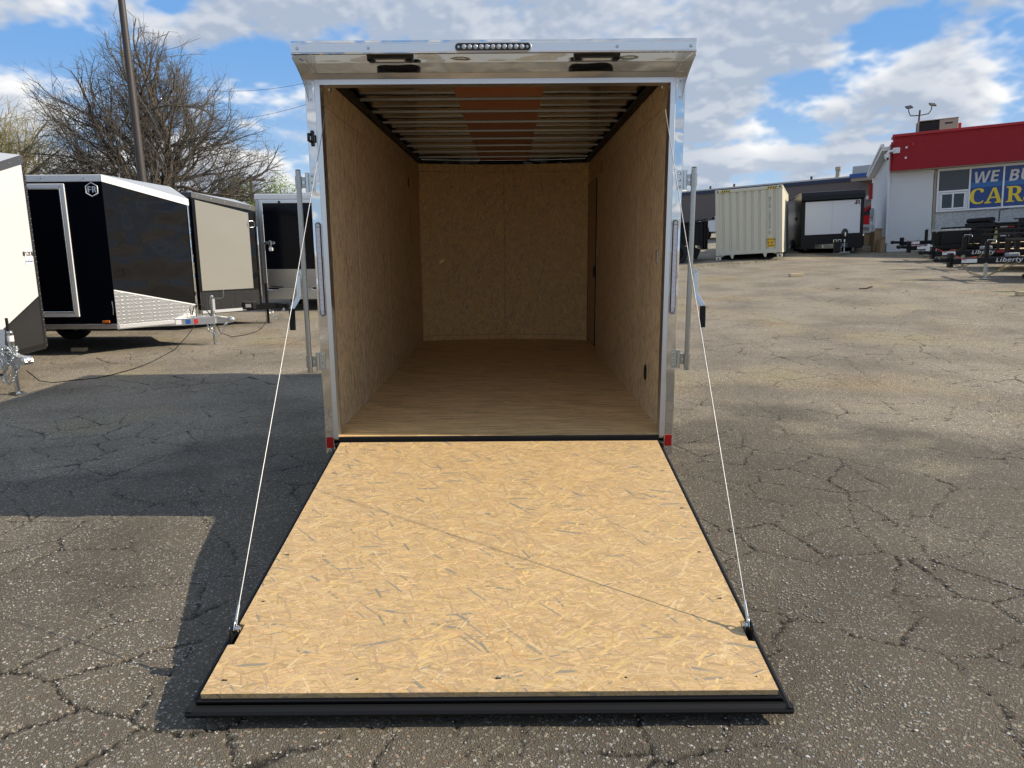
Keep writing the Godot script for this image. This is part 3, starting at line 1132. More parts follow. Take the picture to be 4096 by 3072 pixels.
	# bowed nose panels, with a strip at foot and head
	for s in [-1.0, 1.0]:
		for e in [[0.565, 2.512, 0.0], [0.499, 0.562, 0.004], [2.515, 2.600, 0.004]]:
			var w := B.new()
			for k in 6:
				var xa: float = lerpf(0.0015, 0.999, k / 6.0)
				var xb: float = lerpf(0.0015, 0.999, (k + 1) / 6.0)
				var za: float = front - 0.16 * (1.0 - xa * xa) + e[2]
				var zb: float = front - 0.16 * (1.0 - xb * xb) + e[2]
				w.quad(Vector3(s * xa, e[0], za), Vector3(s * xb, e[0], zb), Vector3(s * xb, e[1], zb), Vector3(s * xa, e[1], za), Vector3(0, 0, 1))
				w.quad(Vector3(s * xa, e[0], za - 0.01), Vector3(s * xb, e[0], zb - 0.01), Vector3(s * xb, e[1], zb - 0.01), Vector3(s * xa, e[1], za - 0.01), Vector3(0, 0, -1))
				w.quad(Vector3(s * xa, e[1], za), Vector3(s * xb, e[1], zb), Vector3(s * xb, e[1], zb - 0.01), Vector3(s * xa, e[1], za - 0.01), Vector3.UP)
			w.quad(Vector3(s * 0.0015, e[0], front - 0.16 + e[2]), Vector3(s * 0.0015, e[1], front - 0.16 + e[2]), Vector3(s * 0.0015, e[1], front - 0.17 + e[2]), Vector3(s * 0.0015, e[0], front - 0.17 + e[2]), Vector3(-s, 0, 0))
			part(t, "nose_panel" if e[2] == 0.0 else "nose_strip", w, M.osb_upright_bright)
		part(t, "corner_trim", B.new().span(Vector3(s * 0.999, 0.50, front + 0.03), Vector3(s * 0.985, 2.60, front + 0.004), 0.002), M.osb_upright_bright)
	var ns := B.new()
	for k in 12:
		var xa := lerpf(-1.042, 1.042, k / 12.0)
		var xb := lerpf(-1.042, 1.042, (k + 1) / 12.0)
		ns.bar(Vector3(xa, 1.5445, front - 0.20 + 0.16 * xa * xa), Vector3(xb, 1.5445, front - 0.20 + 0.16 * xb * xb), 0.006, 2.213)
	part(t, "nose_skin", ns, M.black_gloss)
	# side door in the curb wall
	var sd := part(t, "side_door", B.new().span(Vector3(0.9995, 0.56, -3.66), Vector3(0.994, 2.33, -4.40), 0.002), M.door_brown)
	part(sd, "gasket", B.new().tube([Vector3(0.9955, 0.545, -3.645), Vector3(0.9955, 0.545, -4.415), Vector3(0.9955, 2.345, -4.415), Vector3(0.9955, 2.345, -3.645)], 0.006, 6, true), M.rubber)
	part(sd, "latch", B.new().span(Vector3(0.994, 1.30, -3.70), Vector3(0.978, 1.42, -3.75), 0.005), M.black_plastic)
	part(t, "latch_plate", B.new().span(Vector3(0.9995, 1.52, -0.36), Vector3(0.993, 1.60, -0.40), 0.003), M.zinc)
	part(t, "switch", B.new().span(Vector3(0.9995, 1.54, -3.53), Vector3(0.992, 1.62, -3.57), 0.003), M.white_paint)
	part(t, "tie_plate", B.new().span(Vector3(0.9995, 2.36, -3.28), Vector3(0.996, 2.48, -3.34), 0.001), M.luan)
	for e in [[1.0, 0.775, -0.66], [-1.0, 2.31, -3.62]]:
		var vb := Basis(Vector3(0, 0, 1), Vector3(0, 1, 0), Vector3(-e[0], 0, 0))
		var vt := part(t, "vent", B.new().prism(pill(0.085, 0.11), Transform3D(vb, Vector3(e[0] * 0.9995, e[1], e[2])), 0.0, 0.004), M.black_plastic)
		for k in 4:
			part(vt, "louvre", B.new().box(Vector3(e[0] * 0.995, e[1] - 0.03 + k * 0.02, e[2]), Vector3(0.005, 0.008, 0.05), 0.002, Basis(Vector3(0, 0, 1), 0.5 * e[0])), M.black_satin)
	part(t, "notice", B.new().span(Vector3(-0.9995, 1.66, -3.58), Vector3(-0.998, 2.04, -3.76)), M.tan_paper)
	# running gear
	for s in [-1.0, 1.0]:
		for z in [-2.1, -2.92]:
			wheel(t, Vector3(s * 1.19, 0.335, z), s, 0.33, 0.20)
		var fp := PackedVector2Array()
		for k in 9:
			var a := PI * k / 8.0
			fp.append(Vector2(-2.51 + cos(a) * 0.86, 0.40 + pow(sin(a), 0.45) * 0.36))
		for k in 9:
			var a := PI * (8 - k) / 8.0
			fp.append(Vector2(-2.51 + cos(a) * 0.85, 0.40 + pow(sin(a), 0.45) * 0.352))
		part(t, "fender", B.new().prism(fp, Transform3D(Basis(Vector3(0, 0, 1), Vector3(0, 1, 0), Vector3(-1, 0, 0)), Vector3.ZERO), -s * 1.31, -s * 1.047), M.tread_plate)
		part(t, "frame_rail", B.new().span(Vector3(s * 0.93, 0.33, -0.07), Vector3(s * 0.985, 0.472, front), 0.004), M.black_paint)
		part(t, "tongue_beam", B.new().bar(Vector3(s * 0.80, 0.38, front + 0.4), Vector3(s * 0.02, 0.38, front - 1.35), 0.06, 0.11, 0.004), M.black_paint)
	for z in [-2.1, -2.92]:
		part(t, "axle", B.new().cyl(Vector3(-1.1, 0.335, z), Vector3(1.1, 0.335, z), 0.04, 0.04, 10), M.black_paint)
	part(t, "rear_beam", B.new().span(Vector3(-1.0, 0.33, -0.062), Vector3(1.0, 0.452, -0.005), 0.004), M.black_paint)
	part(t, "coupler", B.new().bar(Vector3(0, 0.41, front - 1.2), Vector3(0, 0.40, front - 1.62), 0.09, 0.08, 0.02), M.mill_aluminium)
	part(t, "jack", B.new().cyl(Vector3(0, 0.06, front - 1.1), Vector3(0, 0.85, front - 1.1), 0.03, 0.03, 12).cyl(Vector3(0, 0.06, front - 1.1), Vector3(0, 0.075, front - 1.1), 0.09, 0.09, 14), M.zinc)
	build_ramp(t)


func loop3(p: PackedVector2Array, t: Transform3D) -> Array:
	var o := []
	for q in p:
		o.append(t * Vector3(q.x, q.y, 0))
	return o


func wheel(parent: Node3D, c: Vector3, s: float, r: float, w: float, rim: Material = null, crosswise := false) -> void:
	var ax := Vector3(0, 0, s) if crosswise else Vector3(s, 0, 0)
	var t := Transform3D(Basis(ax.cross(Vector3.UP), ax, Vector3.UP), c)
	var ty := part(parent, "wheel", B.new().lathe([Vector2(r * 0.62, -w * 0.5), Vector2(r * 0.93, -w * 0.5), Vector2(r, -w * 0.36), Vector2(r, w * 0.36), Vector2(r * 0.93, w * 0.5), Vector2(r * 0.62, w * 0.5), Vector2(r * 0.60, w * 0.3)], t, 26), M.tyre)
	part(ty, "rim", B.new().lathe([Vector2(r * 0.62, w * 0.44), Vector2(r * 0.56, w * 0.40), Vector2(r * 0.50, w * 0.15), Vector2(r * 0.30, w * 0.22), Vector2(r * 0.16, w * 0.24), Vector2(r * 0.14, w * 0.40), Vector2(0.001, w * 0.42)], t, 20), rim if rim else M.mill_aluminium)


func lock_bar(t: Node3D, s: float) -> void:
	var h := holder(t, "lock_bar")
	var x := s * 1.112
	part(h, "tube", B.new().cyl(Vector3(x, 0.905, 0.012), Vector3(x, 2.055, 0.012), 0.0145, 0.0145, 14), M.galvanised)
	part(h, "tube_cap", B.new().cyl(Vector3(x, 2.0555, 0.012), Vector3(x, 2.06, 0.012), 0.0145, 0.012, 14), M.rubber)
	for y in [1.990, 0.970]:
		part(h, "hinge_plate", B.new().prism(round_rect(0.036, 0.108, 0.008), Transform3D(Basis(), Vector3(s * 1.038, y, 0)), 0.0, 0.005), M.zinc)
		part(h, "hinge_knuckle", B.new().cyl(Vector3(s * 1.064, y - 0.054, 0.010), Vector3(s * 1.064, y + 0.054, 0.010), 0.010, 0.010, 12), M.zinc)
		part(h, "bracket", B.new().span(Vector3(s * 1.070, y - 0.030, 0.006), Vector3(s * 1.102, y + 0.030, 0.012), 0.002), M.galvanised)
		part(h, "sleeve", B.new().cyl(Vector3(x, y - 0.034, 0.012), Vector3(x, y + 0.034, 0.012), 0.0185, 0.0185, 14), M.galvanised)
		part(h, "pin", B.new().cyl(Vector3(s * 1.083, y, 0.012), Vector3(s * 1.083, y, 0.017), 0.010, 0.009, 12), M.zinc)
		for e in [-0.036, 0.0, 0.036]:
			part(h, "screw", B.new().ball(Vector3(s * 1.036, y + e, 0.006), Vector3(0.0075, 0.0075, 0.005), 10, 5), M.steel_bolt)
	# pivot lug, bent handle and black grip
	part(h, "lug", B.new().prism(round_rect(0.034, 0.05, 0.014), Transform3D(Basis(), Vector3(s * 1.138, 1.478, 0)), 0.008, 0.014), M.zinc)
	part(h, "pin", B.new().cyl(Vector3(s * 1.143, 1.478, 0.014), Vector3(s * 1.143, 1.478, 0.020), 0.008, 0.007, 10), M.steel_bolt)
	var hd := B.new()
	var pts := [Vector3(s * 1.146, 1.478, 0.016), Vector3(s * 1.147, 1.352, 0.020), Vector3(s * 1.182, 1.288, 0.052), Vector3(s * 1.184, 1.170, 0.056)]
	for k in 3:
		hd.bar(pts[k], pts[k + 1] + (pts[k + 1] - pts[k]).normalized() * 0.003, 0.026, 0.006, 0.001, Vector3(0, 0, 1))
	part(h, "handle", hd, M.zinc)
	part(h, "grip", B.new().bar(Vector3(s * 1.1825, 1.286, 0.0535), Vector3(s * 1.184, 1.162, 0.056), 0.034, 0.013, 0.004, Vector3(0, 0, 1)), M.rubber)


func build_ramp(t: Node3D) -> void:
	# its own axes: x across, z down the slope from the hinge, y out of the boards
	var a := atan2(0.295, 2.02)
	var r := holder(t, "ramp_door", Vector3(0, 0.484, 0.03), Vector3(rad_to_deg(a), 0, 0))
	var l := 2.042
	var w := 0.949
	# board with notches for the cable anchors
	var n0 := 1.685
	var n1 := 1.80
	var poly := PackedVector2Array([Vector2(-w, 0.008), Vector2(w, 0.008), Vector2(w, n0), Vector2(w - 0.022, n0 + 0.006), Vector2(w - 0.022, n1), Vector2(w, n1 + 0.004), Vector2(w, l), Vector2(-w, l), Vector2(-w, n1 + 0.004), Vector2(-w + 0.022, n1), Vector2(-w + 0.022, n0 + 0.006), Vector2(-w, n0)])
	var flat := Transform3D(Basis(Vector3(1, 0, 0), Vector3(0, 0, 1), Vector3(0, -1, 0)), Vector3.ZERO)
	part(r, "board", B.new().prism(poly, flat, 0.0, 0.019), M.osb)
	var fr := B.new()
	for s in [-1.0, 1.0]:
		fr.span(Vector3(s * (w + 0.012), -0.0455, 0.02), Vector3(s * (w - 0.05), -0.0195, l + 0.002), 0.003)
	fr.span(Vector3(-w + 0.052, -0.0455, l - 0.05), Vector3(w - 0.052, -0.0195, l + 0.002), 0.003)
	fr.span(Vector3(-w - 0.012, -0.030, l + 0.003), Vector3(w + 0.012, -0.0205, l + 0.012), 0.002)
	part(r, "frame", fr, M.black_paint)
	part(r, "skin", B.new().span(Vector3(-w - 0.034, -0.050, 0.03), Vector3(w + 0.034, -0.046, l + 0.052), 0.0), M.black_gloss)
	# bulb seal along both edges and the end
	for s in [-1.0, 1.0]:
		var se := B.new()
		se.prism(PackedVector2Array([Vector2(0.0, -0.0455), Vector2(0.020, -0.0455), Vector2(0.022, -0.036), Vector2(0.018, -0.028), Vector2(0.009, -0.025), Vector2(0.0, -0.028)]), Transform3D(Basis(Vector3(s, 0, 0), Vector3(0, 1, 0), Vector3(0, 0, 1)), Vector3(s * (w + 0.0135), 0, 0)), 0.05, l + 0.05)
		part(r, "side_seal", se, M.rubber)
	var es := B.new()
	es.prism(PackedVector2Array([Vector2(0.0, -0.0455), Vector2(0.036, -0.0455), Vector2(0.038, -0.038), Vector2(0.032, -0.030), Vector2(0.016, -0.027), Vector2(0.0, -0.032)]), Transform3D(Basis(Vector3(0, 0, 1), Vector3(0, 1, 0), Vector3(-1, 0, 0)), Vector3(0, 0, l + 0.016)), -w - 0.036, w + 0.036)
	part(r, "end_seal", es, M.rubber)
	part(r, "hinge", B.new().cyl(Vector3(-w + 0.02, -0.022, 0.0), Vector3(w - 0.02, -0.022, 0.0), 0.012, 0.012, 10), M.black_paint)
	# screws in the board
	for z in [0.06, 0.42, 0.83, 1.22, 1.55, 1.98]:
		for x in [-0.90, -0.45, 0.02, 0.46, 0.90]:
			if absf(x) > 0.85 or z == 1.98:
				part(r, "screw", B.new().cyl(Vector3(x + rng.randf_range(-0.02, 0.02), -0.002, z), Vector3(x + rng.randf_range(-0.001, 0.001), 0.0006, z + 0.0005), 0.0036, 0.0032, 8), M.black_satin)
	# anchors, then the lift cables up to the header
	var rt := r.transform
	for s in [-1.0, 1.0]:
		var ap := Vector3(s * (w + 0.001), 0.012, 1.742)
		part(r, "anchor_plate", B.new().prism(PackedVector2Array([Vector2(-0.03, -0.05), Vector2(0.045, -0.05), Vector2(0.028, 0.012), Vector2(0.012, 0.028), Vector2(-0.008, 0.026), Vector2(-0.022, 0.008)]), Transform3D(Basis(Vector3(0, 0, 1), Vector3(0, 1, 0), Vector3(-1, 0, 0)), ap), -0.003, 0.003), M.black_paint)
		part(r, "anchor_bolt", B.new().cyl(ap + Vector3(-s * 0.028, 0.010, 0.0), ap + Vector3(s * 0.012, 0.010, 0.0), 0.0065, 0.0065, 10).cyl(ap + Vector3(-s * 0.020, 0.010, 0), ap + Vector3(-s * 0.011, 0.010, 0), 0.012, 0.012, 6), M.zinc)
		var eye := rt * (ap + Vector3(-s * 0.006, 0.010, 0.0))
		var top := Vector3(s * 0.938, 2.500, -0.10)
		var d := (top - eye).normalized()
		var cb := holder(t, "lift_cable")
		part(cb, "wire_rope", B.new().tube([eye + d * 0.05, eye.lerp(top, 0.5) + Vector3(0, -0.004, 0), top], 0.0021, 7), M.cable_steel)
		part(cb, "ferrule", B.new().cyl(eye + d * 0.03, eye + d * 0.085, 0.0055, 0.0050, 9), M.zinc)
		part(cb, "eyelet", B.new().tube(loop3(pill(0.026, 0.040), Transform3D(Basis(Vector3(0, 0, 1), d, Vector3(1, 0, 0)), eye + d * 0.014)), 0.003, 6, true), M.zinc)
		part(cb, "pulley", B.new().cyl(top + Vector3(-0.006, 0.012, -0.01), top + Vector3(0.006, 0.012, -0.01), 0.02, 0.02, 14), M.zinc)


# ---------------------------------------------------------------- neighbours on the left
# own axes: +x forward along the tongue, nose tip at x = 0, y up from the ground
func chain(pts: Array, link: float) -> B:
	var b := B.new()
	var path := Curve3D.new()
	for p in pts:
		path.add_point(p)
	var l := path.get_baked_length()
	var k := int(l / (link * 0.78))
	for i in k:
		var a := path.sample_baked(l * i / k)
		var c := path.sample_baked(l * minf(1.0, (i + 0.9) / k))
		var d := (c - a).normalized()
		var side := d.cross(Vector3.UP if absf(d.y) < 0.9 else Vector3(1, 0, 0)).normalized()
		var across := side if i % 2 == 0 else d.cross(side)
		b.tube(loop3(pill(link * 0.62, link, 2), Transform3D(Basis(across, d, across.cross(d)), (a + c) * 0.5)), link * 0.11, 5, true)
	return b


func tongue(t: Node3D, spread: float, y: float, m: Material, coupler_m: Material, jack_x: float, jack_top: float, jack_m: Material, crank: bool, chains: bool) -> void:
	for s in [-1.0, 1.0]:
		part(t, "tongue_beam", B.new().bar(Vector3(-0.85, y, s * spread), Vector3(0.30, y, s * 0.045), 0.055, 0.115, 0.004), m)
	part(t, "tongue_plate", B.new().prism(PackedVector2Array([Vector2(0.02, -0.16), Vector2(0.34, -0.06), Vector2(0.34, 0.06), Vector2(0.02, 0.16)]), Transform3D(Basis(Vector3(1, 0, 0), Vector3(0, 0, -1), Vector3(0, 1, 0)), Vector3(0, y, 0)), 0.058, 0.068), m)
	var c := B.new()
	c.prism(PackedVector2Array([Vector2(0.24, -0.05), Vector2(0.50, -0.05), Vector2(0.57, -0.035), Vector2(0.60, -0.005), Vector2(0.59, 0.03), Vector2(0.55, 0.055), Vector2(0.49, 0.045), Vector2(0.36, 0.062), Vector2(0.24, 0.066)]), Transform3D(Basis(), Vector3(0, y, 0)), -0.045, 0.045)
	c.ball(Vector3(0.545, y + 0.01, 0), Vector3(0.062, 0.05, 0.060), 12, 8)
	part(t, "coupler", c, coupler_m)
	var jk := part(t, "jack", B.new().cyl(Vector3(jack_x, y - 0.02, 0), Vector3(jack_x, jack_top, 0), 0.032, 0.032, 14).cyl(Vector3(jack_x, y + 0.05, 0), Vector3(jack_x, y + 0.075, 0), 0.055, 0.055, 14), jack_m)
	part(jk, "jack_leg", B.new().cyl(Vector3(jack_x, 0.012, 0), Vector3(jack_x, y, 0), 0.025, 0.025, 12), jack_m)
	part(jk, "jack_foot", B.new().box(Vector3(jack_x, 0.008, 0), Vector3(0.15, 0.014, 0.12), 0.004), jack_m)
	part(jk, "jack_cap", B.new().ball(Vector3(jack_x, jack_top, 0), Vector3(0.036, 0.02, 0.036), 12, 6), jack_m)
	if crank:
		part(jk, "crank", B.new().tube([Vector3(jack_x, jack_top - 0.03, 0.0), Vector3(jack_x + 0.12, jack_top - 0.03, 0.02), Vector3(jack_x + 0.20, jack_top - 0.02, 0.02), Vector3(jack_x + 0.215, jack_top + 0.10, 0.02)], 0.008, 7), M.zinc)
	if chains:
		part(t, "safety_chain", chain([Vector3(0.22, y - 0.05, 0.06), Vector3(0.27, y - 0.20, 0.09), Vector3(0.34, y - 0.27, 0.10), Vector3(0.42, y - 0.20, 0.09), Vector3(0.50, y - 0.06, 0.06)], 0.045), M.zinc)
		part(t, "safety_chain", chain([Vector3(0.18, y + 0.02, 0.08), Vector3(0.21, y - 0.16, 0.13), Vector3(0.33, y - 0.24, 0.13), Vector3(0.44, y - 0.1, 0.1), Vector3(0.48, y - 0.04, 0.06)], 0.045), M.zinc)


func vnose(t: Node3D, o: Dictionary) -> void:
	var hw: float = o.hw
	var vl: float = o.vl
	var y0: float = o.y0
	var y1: float = o.y1
	var yt: float = o.yt        # height of the roof at the tip
	var back: float = o.back
	var trim: Material = o.trim
	var b0 := Basis()
	# near side wall, far side wall, tail
	for s in [-1.0, 1.0]:
		part(t, "side_wall", B.new().span(Vector3(-back, y0 + 0.075, s * hw), Vector3(-vl - 0.002, y1 - 0.10, s * (hw - 0.03)), 0.002), o.wall)
		part(t, "side_rail", B.new().span(Vector3(-back, y0, s * (hw + 0.006)), Vector3(-vl, y0 + 0.073, s * (hw - 0.04)), 0.004), o.rail)
		part(t, "roof_trim", B.new().span(Vector3(-back, y1 - 0.098, s * (hw + 0.012)), Vector3(-vl, y1, s * (hw - 0.03)), 0.006), trim)
		for k in 5:
			bolt(t, Vector3(-vl - 0.25 - k * 0.62, y1 - 0.045, s * (hw + 0.012)), Vector3(0, 0, s), 0.009)
		# nose panel: from the corner to the tip, its foot guarded by tread plate
		var e := Vector3(vl, 0, -s * hw)
		var ln := e.length()
		var d := e / ln
		var nn := Vector3(hw, 0, s * vl).normalized()
		var tr := Transform3D(Basis(d, Vector3.UP, d.cross(Vector3.UP)), Vector3(-vl, 0, s * hw))
		var zs := signf(tr.basis.z.dot(nn))
		part(t, "nose_panel", B.new().prism(PackedVector2Array([Vector2(0, y0 + 0.02), Vector2(ln - 0.03, y0 + 0.02), Vector2(ln - 0.03, yt - 0.095), Vector2(0, y1 - 0.10)]), tr, -0.03 * zs, 0.0), o.nose)
		if o.has("decal"):
			part(t, "decal_panel", B.new().prism(PackedVector2Array([Vector2(0.06, o.decal_y0), Vector2(ln - 0.16, o.decal_y0), Vector2(ln - 0.16, yt - 0.13), Vector2(0.06, y1 - 0.135)]), tr, 0.0, 0.003 * zs), o.decal)
		part(t, "stone_guard", B.new().prism(PackedVector2Array([Vector2(0.0, y0 - 0.01), Vector2(ln - 0.035, y0 - 0.01), Vector2(ln - 0.035, o.guard1), Vector2(0.0, o.guard0)]), tr, 0.0, 0.005 * zs), o.guard)
		part(t, "guard_edge", B.new().bar(tr * Vector3(0, o.guard0 + 0.008, 0.004 * zs), tr * Vector3(ln - 0.035, o.guard1 + 0.008, 0.004 * zs), 0.012, 0.018, 0.002), o.edge)
		var nt := B.new()
		nt.prism(PackedVector2Array([Vector2(-0.006, y1 - 0.098), Vector2(ln, yt - 0.093), Vector2(ln, yt + 0.005), Vector2(-0.006, y1)]), tr, -0.02 * zs, 0.014 * zs)
		part(t, "nose_trim", nt, trim)
		for k in 5:
			var q := 0.08 + k * 0.21
			bolt(t, tr * Vector3(ln * q, lerpf(y1, yt, q) - 0.045, 0.014 * zs), nn, 0.008)
		part(t, "front_rail", B.new().bar(Vector3(-vl, y0 + 0.03, s * (hw - 0.02)), Vector3(-0.03, y0 + 0.03, s * 0.02), 0.05, 0.06, 0.004), o.rail)
	part(t, "tip_post", B.new().span(Vector3(-0.045, y0, -0.028), Vector3(0.008, yt - 0.09, 0.028), 0.012), o.tip)
	part(t, "rear_wall", B.new().span(Vector3(-back - 0.03, y0, -hw), Vector3(-back - 0.002, y1, hw), 0.004), o.wall)
	part(t, "roof", B.new().span(Vector3(-back, y1 - 0.02, -hw + 0.032), Vector3(-vl, y1 + 0.004, hw - 0.032), 0.003), o.roof)
	var nr := B.new()
	nr.quad(Vector3(-vl, y1 + 0.003, hw), Vector3(-vl, y1 + 0.003, -hw), Vector3(0.0, yt + 0.006, -0.02), Vector3(0.0, yt + 0.006, 0.02), Vector3.UP)
	nr.quad(Vector3(-vl, y1 - 0.015, hw), Vector3(-vl, y1 - 0.015, -hw), Vector3(0.0, yt - 0.012, -0.02), Vector3(0.0, yt - 0.012, 0.02), Vector3.DOWN)
	part(t, "nose_roof", nr, o.roof)
	part(t, "floor_pan", B.new().span(Vector3(-back, y0 + 0.005, -hw + 0.042), Vector3(-vl, y0 + 0.03, hw - 0.042), 0.0), M.black_satin)
	for s in [-1.0, 1.0]:
		for x in [-2.6, -3.45]:
			wheel(t, Vector3(x, 0.32, s * (hw - 0.22)), s, 0.32, 0.2, null, true)


func build_left_trailers() -> void:
	# ---- black one with the framed side door
	var gy := gh(-6.0, -11.5)
	var t := thing("enclosed_trailer", "glossy black enclosed trailer with framed side door, white roof trim and silver stone guard", "trailer", Vector3(-5.20, gy, -11.78))
	vnose(t, {"hw": 1.06, "vl": 0.76, "y0": 0.39, "y1": 2.64, "yt": 2.35, "back": 5.2, "trim": M.white_trim, "wall": M.navy_gloss, "rail": M.mill_aluminium, "nose": M.black_gloss, "guard": M.tread_plate, "guard0": 0.96, "guard1": 0.66, "edge": M.white_trim, "tip": M.polished_aluminium, "roof": M.roof_white})
	tongue(t, 0.62, 0.41, M.mill_aluminium, M.mill_aluminium, 0.25, 0.80, M.zinc, true, true)
	# the door sits in a pale frame; own x runs from its hinge side
	var dx0 := -2.35
	var dx1 := -1.305
	var fz := 1.06
	for e in [[0.060, 0.022, 0.0, M.white_trim], [0.020, 0.030, 0.062, M.brushed_aluminium]]:
		var i: float = e[2]
		var f := B.new()
		var w: float = e[0]
		f.span(Vector3(dx0 + i, 0.575 + i, fz), Vector3(dx0 + i + w, 2.515 - i, fz + e[1]), 0.006)
		f.span(Vector3(dx1 - i - w, 0.575 + i, fz), Vector3(dx1 - i, 2.515 - i, fz + e[1]), 0.006)
		f.span(Vector3(dx0 + i + w + 0.001, 2.515 - i - w, fz), Vector3(dx1 - i - w - 0.001, 2.515 - i, fz + e[1] - 0.001), 0.006)
		f.span(Vector3(dx0 + i + w + 0.001, 0.575 + i, fz), Vector3(dx1 - i - w - 0.001, 0.575 + i + w, fz + e[1] - 0.001), 0.006)
		part(t, "door_frame", f, e[3])
	part(t, "side_door", B.new().span(Vector3(dx0 + 0.085, 0.66, fz), Vector3(dx1 - 0.085, 2.43, fz + 0.010), 0.003), M.navy_gloss)
	part(t, "marker_lamp", B.new().box(Vector3(-0.92, 0.498, fz + 0.008), Vector3(0.115, 0.038, 0.016), 0.006), M.amber)
	part(t, "safety_pin", B.new().tube([Vector3(-0.80, 0.80, fz + 0.01), Vector3(-0.79, 0.70, fz + 0.015), Vector3(-0.80, 0.60, fz + 0.012)], 0.008, 6), M.zinc)
	var hx := PackedVector2Array()
	for k in 6:
		hx.append(Vector2(sin(TAU * k / 6.0), cos(TAU * k / 6.0)) * 0.098)
	part(t, "logo_ring", B.new().tube(loop3(hx, Transform3D(Basis(), Vector3(-0.915, 2.43, fz + 0.003))), 0.008, 5, true), M.white_trim)
	letters(t, "logo_letters", "FR", 0.085, M.white_trim, Vector3(-0.915, 2.43, fz + 0.004))
	for e in [[-0.43, 0.085, M.paper], [-0.305, 0.075, M.blue_ink], [-0.20, 0.06, M.red_ink]]:
		var q: float = inverse_lerp(-0.85, 0.30, e[0] + 0.25)
		var p := Vector3(e[0] + 0.25, 0.41, lerpf(0.62, 0.045, q) + 0.032)
		var bd := (Vector3(0.30, 0, 0.045) - Vector3(-0.85, 0, 0.62)).normalized()
		part(t, "sticker", B.new().box(p, Vector3(e[1], 0.075, 0.002), 0.0, Basis(bd, Vector3.UP, bd.cross(Vector3.UP))), e[2])
	part(t, "jack_tag", B.new().box(Vector3(0.30, 0.66, 0.045), Vector3(0.035, 0.20, 0.002), 0.0, Basis(Vector3.UP, 0.3)), M.paper)
	part(t, "wiring", B.new().tube([Vector3(-0.05, 0.5, 0.1), Vector3(0.0, 0.64, 0.12), Vector3(0.09, 0.68, 0.1), Vector3(0.2, 0.55, 0.06), Vector3(0.24, 0.48, 0.04)], 0.008, 6), M.rubber)
	part(t, "support_block", B.new().box(Vector3(-1.6, 0.03, 0.7), Vector3(0.22, 0.06, 0.09), 0.004), M.new_wood)

	# ---- beige nosed one behind it
	gy = gh(-6.0, -14.5)
	t = thing("enclosed_trailer", "black enclosed trailer with a beige nose panel and dark tread plate guard", "trailer", Vector3(-5.19, gy, -14.80))
	vnose(t, {"hw": 1.06, "vl": 0.80, "y0": 0.30, "y1": 2.58, "yt": 2.37, "back": 4.6, "trim": M.charcoal_trim, "wall": M.black_gloss, "rail": M.mill_aluminium, "nose": M.black_gloss, "decal": M.beige_gloss, "decal_y0": 0.74, "guard": M.black_tread_plate, "guard0": 0.72, "guard1": 0.71, "edge": M.black_paint, "tip": M.black_gloss, "roof": M.roof_white})
	tongue(t, 0.55, 0.36, M.black_paint, M.black_paint, 0.12, 0.82, M.black_paint, false, true)
	part(t, "control_box", B.new().box(Vector3(-0.14, 0.40, 0.30), Vector3(0.24, 0.14, 0.14), 0.012), M.black_plastic)
	part(t, "box_label", B.new().box(Vector3(-0.14, 0.40, 0.371), Vector3(0.11, 0.07, 0.002)), M.paper)
	part(t, "logo_ring", B.new().tube(loop3(round_rect(0.17, 0.13, 0.06), Transform3D(Basis(Vector3(0.6, 0, -0.8), Vector3.UP, Vector3(0.8, 0, 0.6)), Vector3(-0.065, 2.02, 0.092))), 0.007, 5, true), M.zinc)

	# ---- white one whose nose turns toward the camera
	gy = gh(-6.0, -8.4)
	t = thing("enclosed_trailer", "white nosed enclosed trailer with black tread plate guard and a chain heaped on its coupler", "trailer", Vector3(-5.90, gy, -8.05), Vector3(0, -25, 0))
	vnose(t, {"hw": 0.95, "vl": 0.62, "y0": 0.36, "y1": 2.76, "yt": 2.46, "back": 3.4, "trim": M.charcoal_trim, "wall": M.black_gloss, "rail": M.black_paint, "nose": M.white_gloss, "guard": M.black_tread_plate, "guard0": 1.02, "guard1": 0.62, "edge": M.black_paint, "tip": M.black_tread_plate, "roof": M.roof_white})
	for s in [-1.0, 1.0]:
		part(t, "corner_guard", B.new().span(Vector3(-0.66, 0.37, s * 0.966), Vector3(-0.60, 2.66, s * 0.93), 0.006), M.black_tread_plate)
	tongue(t, 0.55, 0.39, M.mill_aluminium, M.mill_aluminium, 0.31, 0.70, M.zinc, false, true)
	part(t, "jack_handle", B.new().cyl(Vector3(0.29, 0.70, 0), Vector3(0.285, 0.86, 0), 0.017, 0.015, 9), M.rubber)
	part(t, "document_pouch", B.new().box(Vector3(0.17, 0.62, 0.05), Vector3(0.15, 0.24, 0.004), 0.0, Basis(Vector3.UP, 0.4) * Basis(Vector3(0, 0, 1), -0.15)), M.paper)
	part(t, "jack_label", B.new().cyl(Vector3(0.31, 0.60, 0), Vector3(0.31, 0.665, 0), 0.0332, 0.0332, 12, false), M.paper)
	part(t, "safety_chain", chain([Vector3(0.20, 0.50, 0.05), Vector3(0.30, 0.55, 0.07), Vector3(0.38, 0.50, 0.04), Vector3(0.31, 0.46, 0.10), Vector3(0.24, 0.53, 0.08), Vector3(0.36, 0.54, -0.03), Vector3(0.46, 0.47, 0.05), Vector3(0.40, 0.36, 0.12), Vector3(0.30, 0.25, 0.11), Vector3(0.34, 0.40, 0.11)], 0.05), M.zinc)
	part(t, "safety_chain", chain([Vector3(0.30, 0.52, 0.10), Vector3(0.28, 0.38, 0.12), Vector3(0.33, 0.27, 0.12), Vector3(0.38, 0.33, 0.11)], 0.05), M.zinc)
